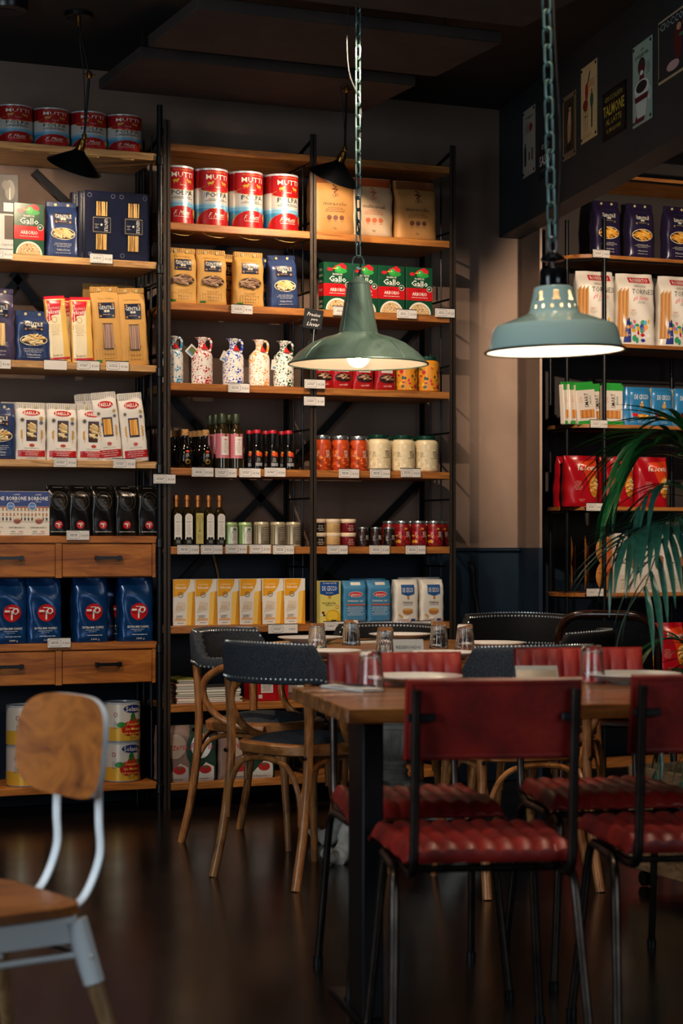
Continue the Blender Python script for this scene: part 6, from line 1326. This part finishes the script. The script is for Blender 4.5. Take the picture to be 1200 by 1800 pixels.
# black cone spots on jointed rods
def cone_lamp(px_r, py_r, px_j, py_j, px_s, py_s, px_c, py_c, Z, lab, e):
    Xr, Yr = atZ(px_r, Z); Xs, Ys = atZ(px_s, Z); Xj, Yj = atZ(px_j, Z); Xc, Yc = atZ(px_c, Z - .0)
    zj, z_s, zc = hz(py_j, Z), hz(py_s, Z), hz(py_c, Z)
    t = thing('cone_pendant_lamp', lab, 'lamp', (Xr, Yr, ZC), group='black cone lamps over the shelves'); O = Vector((Xr, Yr, ZC))
    def pp(X, Y, z): return Vector((X, Y, z)) - O
    J, K2 = pp(Xj, Yj, zj), pp(Xs, Ys, z_s)
    MB().lathe([(0, 0), (.055, 0), (.055, -.018), (.05, -.022), (0, -.022)][::-1], 28).build('ceiling_rose', 'black', t)
    MB().lathe([(.010, -.05), (.010, -.022)], 12).build('rose_joint', 'brass', t)
    MB().tube([(0, 0, -.04), J], .005, 8).build('rod', 'black', t); MB().tube([J, K2], .005, 8).build('rod', 'black', t)
    MB().lathe([(0, -.018), (.010, -.012), (.012, 0), (.010, .012), (0, .018)], 12, tf=Matrix.Translation(J)).build('knuckle', 'brass', t)
    MB().tube([J + Vector((-.022, 0, 0)), J + Vector((.022, 0, 0))], .004, 8).build('wing_screw', 'brass', t)
    MB().lathe([(0, -.014), (.009, -.01), (.010, 0), (.009, .01), (0, .014)], 12, tf=Matrix.Translation(K2)).build('knuckle', 'brass', t)
    ax = (pp(Xc, Yc, zc) - K2); ax.y += .058; ax.normalize(); q = Vector((0, 0, -1)).rotation_difference(ax).to_matrix().to_4x4(); tf = Matrix.Translation(K2) @ q
    MB().lathe([(.008, -.06), (.018, -.056), (.019, -.035), (.016, -.03), (.012, -.012), (0, -.008)], 18, tf=tf).build('socket', 'brass', t)
    b = MB().lathe([(.111, -.128), (.109, -.124), (.028, -.066), (.020, -.056), (.016, -.05)], 40, tf=tf); b.f = b.f[:-2]; b.c = b.c[:-2]; b.mi = b.mi[:-2]; b.sm = b.sm[:-2]
    b.build('shade', 'black', t)
    b = MB().lathe([(.108, -.126), (.026, -.069), (.016, -.06)], 40, tf=tf); b.f = b.f[:-2]; b.c = b.c[:-2]; b.mi = b.mi[:-2]; b.sm = b.sm[:-2]; b.build('shade_lining', 'white_in', t)
    MB().lathe([(0, -.074), (.008, -.073), (.012, -.070), (.012, -.064), (.010, -.06)], 16, tf=tf).build('bulb', 'bulb', t)
    MB().tube(smooth_path([(.005, .005, -.02), J * .5 + Vector((-.012, .01, 0)), J + Vector((-.022, .012, .03)), J + Vector((-.018, .01, -.05)), K2 + Vector((.004, .006, .06)), K2 + Vector((.006, .004, 0))], 6), .0025, 6).build('cable', 'cord', t)
    for c in t.children: pass
    light('cone_lamp_light', 'POINT', O + (tf @ Vector((0, 0, -.090))), e, WARM, shadow_soft_size=.008)
cone_lamp(138, 30, 157, 132, 148, 240, 132, 305, 7.5, 'black cone lamp on a jointed brass rod, over the left rack', 13)
cone_lamp(606, 10, 609, 158, 606, 262, 592, 318, 7.94, 'black cone lamp on a jointed brass rod, over the middle rack', 24)
Xr, Yr = atZ(12, 7.3); t = thing('ceiling_spot', 'round black ceiling spot at the upper left corner', 'lamp', (Xr, Yr, ZC)); MB().lathe([(0, -.05), (.05, -.05), (.075, -.045), (.08, -.03), (.08, 0), (0, 0)], 30).build('housing', 'black', t); MB().lathe([(0, -.053), (.045, -.053), (.048, -.05)], 24).build('lens', 'steel', t)

# cables on the wall
X, Z = onY(835, YW - .03); t = MB().tube(smooth_path([(X - .03, YW - .018, hz(985, Z)), (X - .015, YW - .03, hz(1000, Z)), (X, YW - .02, hz(1040, Z)), (X + .02, YW - .018, hz(1085, Z)), (X + .02, YW - .018, .5)], 6), [.008] * 4 + [.016] * 4 + [.012] * 17, 8).build('cable', 'cord'); tag(t, 'thick black cable hanging on the dark blue wainscot', 'cable')
X, Z = onY(376, YW - .02); t = MB().tube(smooth_path([(X - .01, YW - .02, hz(968, Z)), (X, YW - .03, hz(985, Z)), (X + .022, YW - .02, hz(1020, Z)), (X + .02, YW - .02, hz(1060, Z))], 6), .005, 8).build('rope', 'cork'); tag(t, 'short twisted rope on the wall above the lasagne boxes', 'rope')
# ------------------------------------------------------------------ palm in a crate
XPm, YPm = atZ(1262, 6.25); t = thing('potted_palm', 'bushy green palm in a wooden crate planter at the right edge', 'plant', (XPm, YPm, 0))
W_ = .21
cr = MB(); 
for i in range(3):
    z = .06 + i * .115
    for (x0, y0, x1, y1) in ((-W_, -W_, W_, -W_ + .018), (-W_, W_ - .018, W_, W_), (-W_, -W_ + .02, -W_ + .018, W_ - .02), (W_ - .018, -W_ + .02, W_, W_ - .02)): MB().box(x0, y0, z, x1, y1, z + .108, ch=.003).build('plank', 'crate', t)
MB().box(-W_ + .02, -W_ + .02, .06, W_ - .02, W_ - .02, .36).build('soil', 'soil', t)['kind'] = 'stuff'
for a in (-1, 1):
    for c in (-1, 1): MB().tube([(a * .17 - .01, c * .17, .026), (a * .17 + .01, c * .17, .026)], .025, 12).build('caster', 'caster', t)
for a, c in ((0, 0), (.06, .04), (-.05, .05)): MB().tube(smooth_path([(a, c, .34), (a * 1.2, c * 1.1, .7), (a * 1.5, c * 1.6, 1.05)], 4), [.016] * 4 + [.013] * 4 + [.011], 8).build('trunk', 'stem', t)
def leaflet_mesh(Ln, Wd, name):
    pts = []; n = 7
    vs = []; fs = []
    for i in range(n):
        u = i / (n - 1); ww = Wd * (sin(pi * min(1, u * .92 + .08)) ** .7) * (1 - .35 * u) + .0004; x = Ln * u; z = -.35 * Ln * u * u
        vs += [(x, -ww, z + ww * .35), (x, 0, z), (x, ww, z + ww * .35)]
    for i in range(n - 1):
        for j in range(2): a = i * 3 + j; fs.append((a, a + 1, a + 4, a + 3))
    return MB().add(vs, fs)
LM = {}
RP = random.Random(5)
def frond(base, tip, sag, nl, Ln, mt, lw=.011):
    A, B = Vector(base), Vector(tip); mid = (A + B) / 2 + Vector((0, 0, sag)); P = smooth_path([A, A.lerp(mid, .5) + Vector((0, 0, sag * .35)), mid, mid.lerp(B, .5) + Vector((0, 0, sag * .2)), B], 6); n = len(P)
    f = MB().tube(P, [.006 * (1 - .75 * i / n) for i in range(n)], 6).build('frond', 'stem', t)
    for i in range(nl):
        u = .22 + .78 * (i + .5) / nl; idx = min(n - 2, int(u * (n - 1))); p = P[idx].lerp(P[idx + 1], u * (n - 1) - idx); T = (P[idx + 1] - P[idx]).normalized(); side = T.cross(Vector((0, 0, 1))).normalized(); up = side.cross(T)
        for sd in (-1, 1):
            if (mt, 'm') not in LM: LM[(mt, 'm')] = leaflet_mesh(1, lw * 4.8, 'leaflet').build('leaflet', mt); proto = LM[(mt, 'm')]; me = proto.data; bpy.data.objects.remove(proto); LM[(mt, 'm')] = me
            o = bpy.data.objects.new('leaflet', LM[(mt, 'm')]); COL.objects.link(o); o.parent = f
            d = (side * sd * (1.0 - .35 * u) + T * (.55 + .5 * u) + up * RP.uniform(-.05, .25) + Vector((0, 0, -.15))).normalized(); s2_ = d.cross(Vector((0, 0, 1))).normalized(); u2 = s2_.cross(d); Lq = Ln * (1 - .45 * abs(u - .45)) * RP.uniform(.85, 1.1)
            Mx = Matrix(((d.x, -s2_.x, u2.x, p.x), (d.y, -s2_.y, u2.y, p.y), (d.z, -s2_.z, u2.z, p.z), (0, 0, 0, 1))); o.matrix_local = Mx @ Matrix.Scale(Lq, 4)
def loc(px, py, Z): X, Y = atZ(px, Z); return (X - XPm, Y - YPm, hz(py, Z))
C0 = (0, 0, 1.0); C1 = (.05, .03, 1.15)
for (px, py, Z, sag, nl, Ln, mt) in [(1105, 780, 6.2, .16, 12, .31, 'leaf'), (1085, 850, 6.3, .22, 11, .30, 'leaf'), (1070, 1010, 6.1, .30, 10, .20, 'leafb'), (1100, 950, 6.0, .12, 12, .30, 'leafb'), (1130, 1040, 5.9, .22, 11, .30, 'leafb'),
                                 (1180, 740, 6.4, .10, 12, .32, 'leaf'), (1250, 690, 6.3, .05, 11, .28, 'leaf'), (1360, 800, 6.2, .12, 10, .26, 'leaf'), (1400, 950, 6.1, .14, 10, .26, 'leafb')]:
    frond(C1 if py < 900 else C0, loc(px, py, Z), sag, nl, Ln, mt)
for (px, py, Z, sag, nl, Ln, mt) in [(1135, 1150, 6.3, .12, 10, .18, 'leaf'), (1150, 1210, 6.1, .08, 8, .16, 'leaf'), (1150, 1370, 6.2, .22, 8, .18, 'leafb'), (1195, 1390, 6.0, .2, 8, .18, 'leafb')]:
    frond((-.02, 0, .62), loc(px, py, Z), sag, nl, Ln, mt)
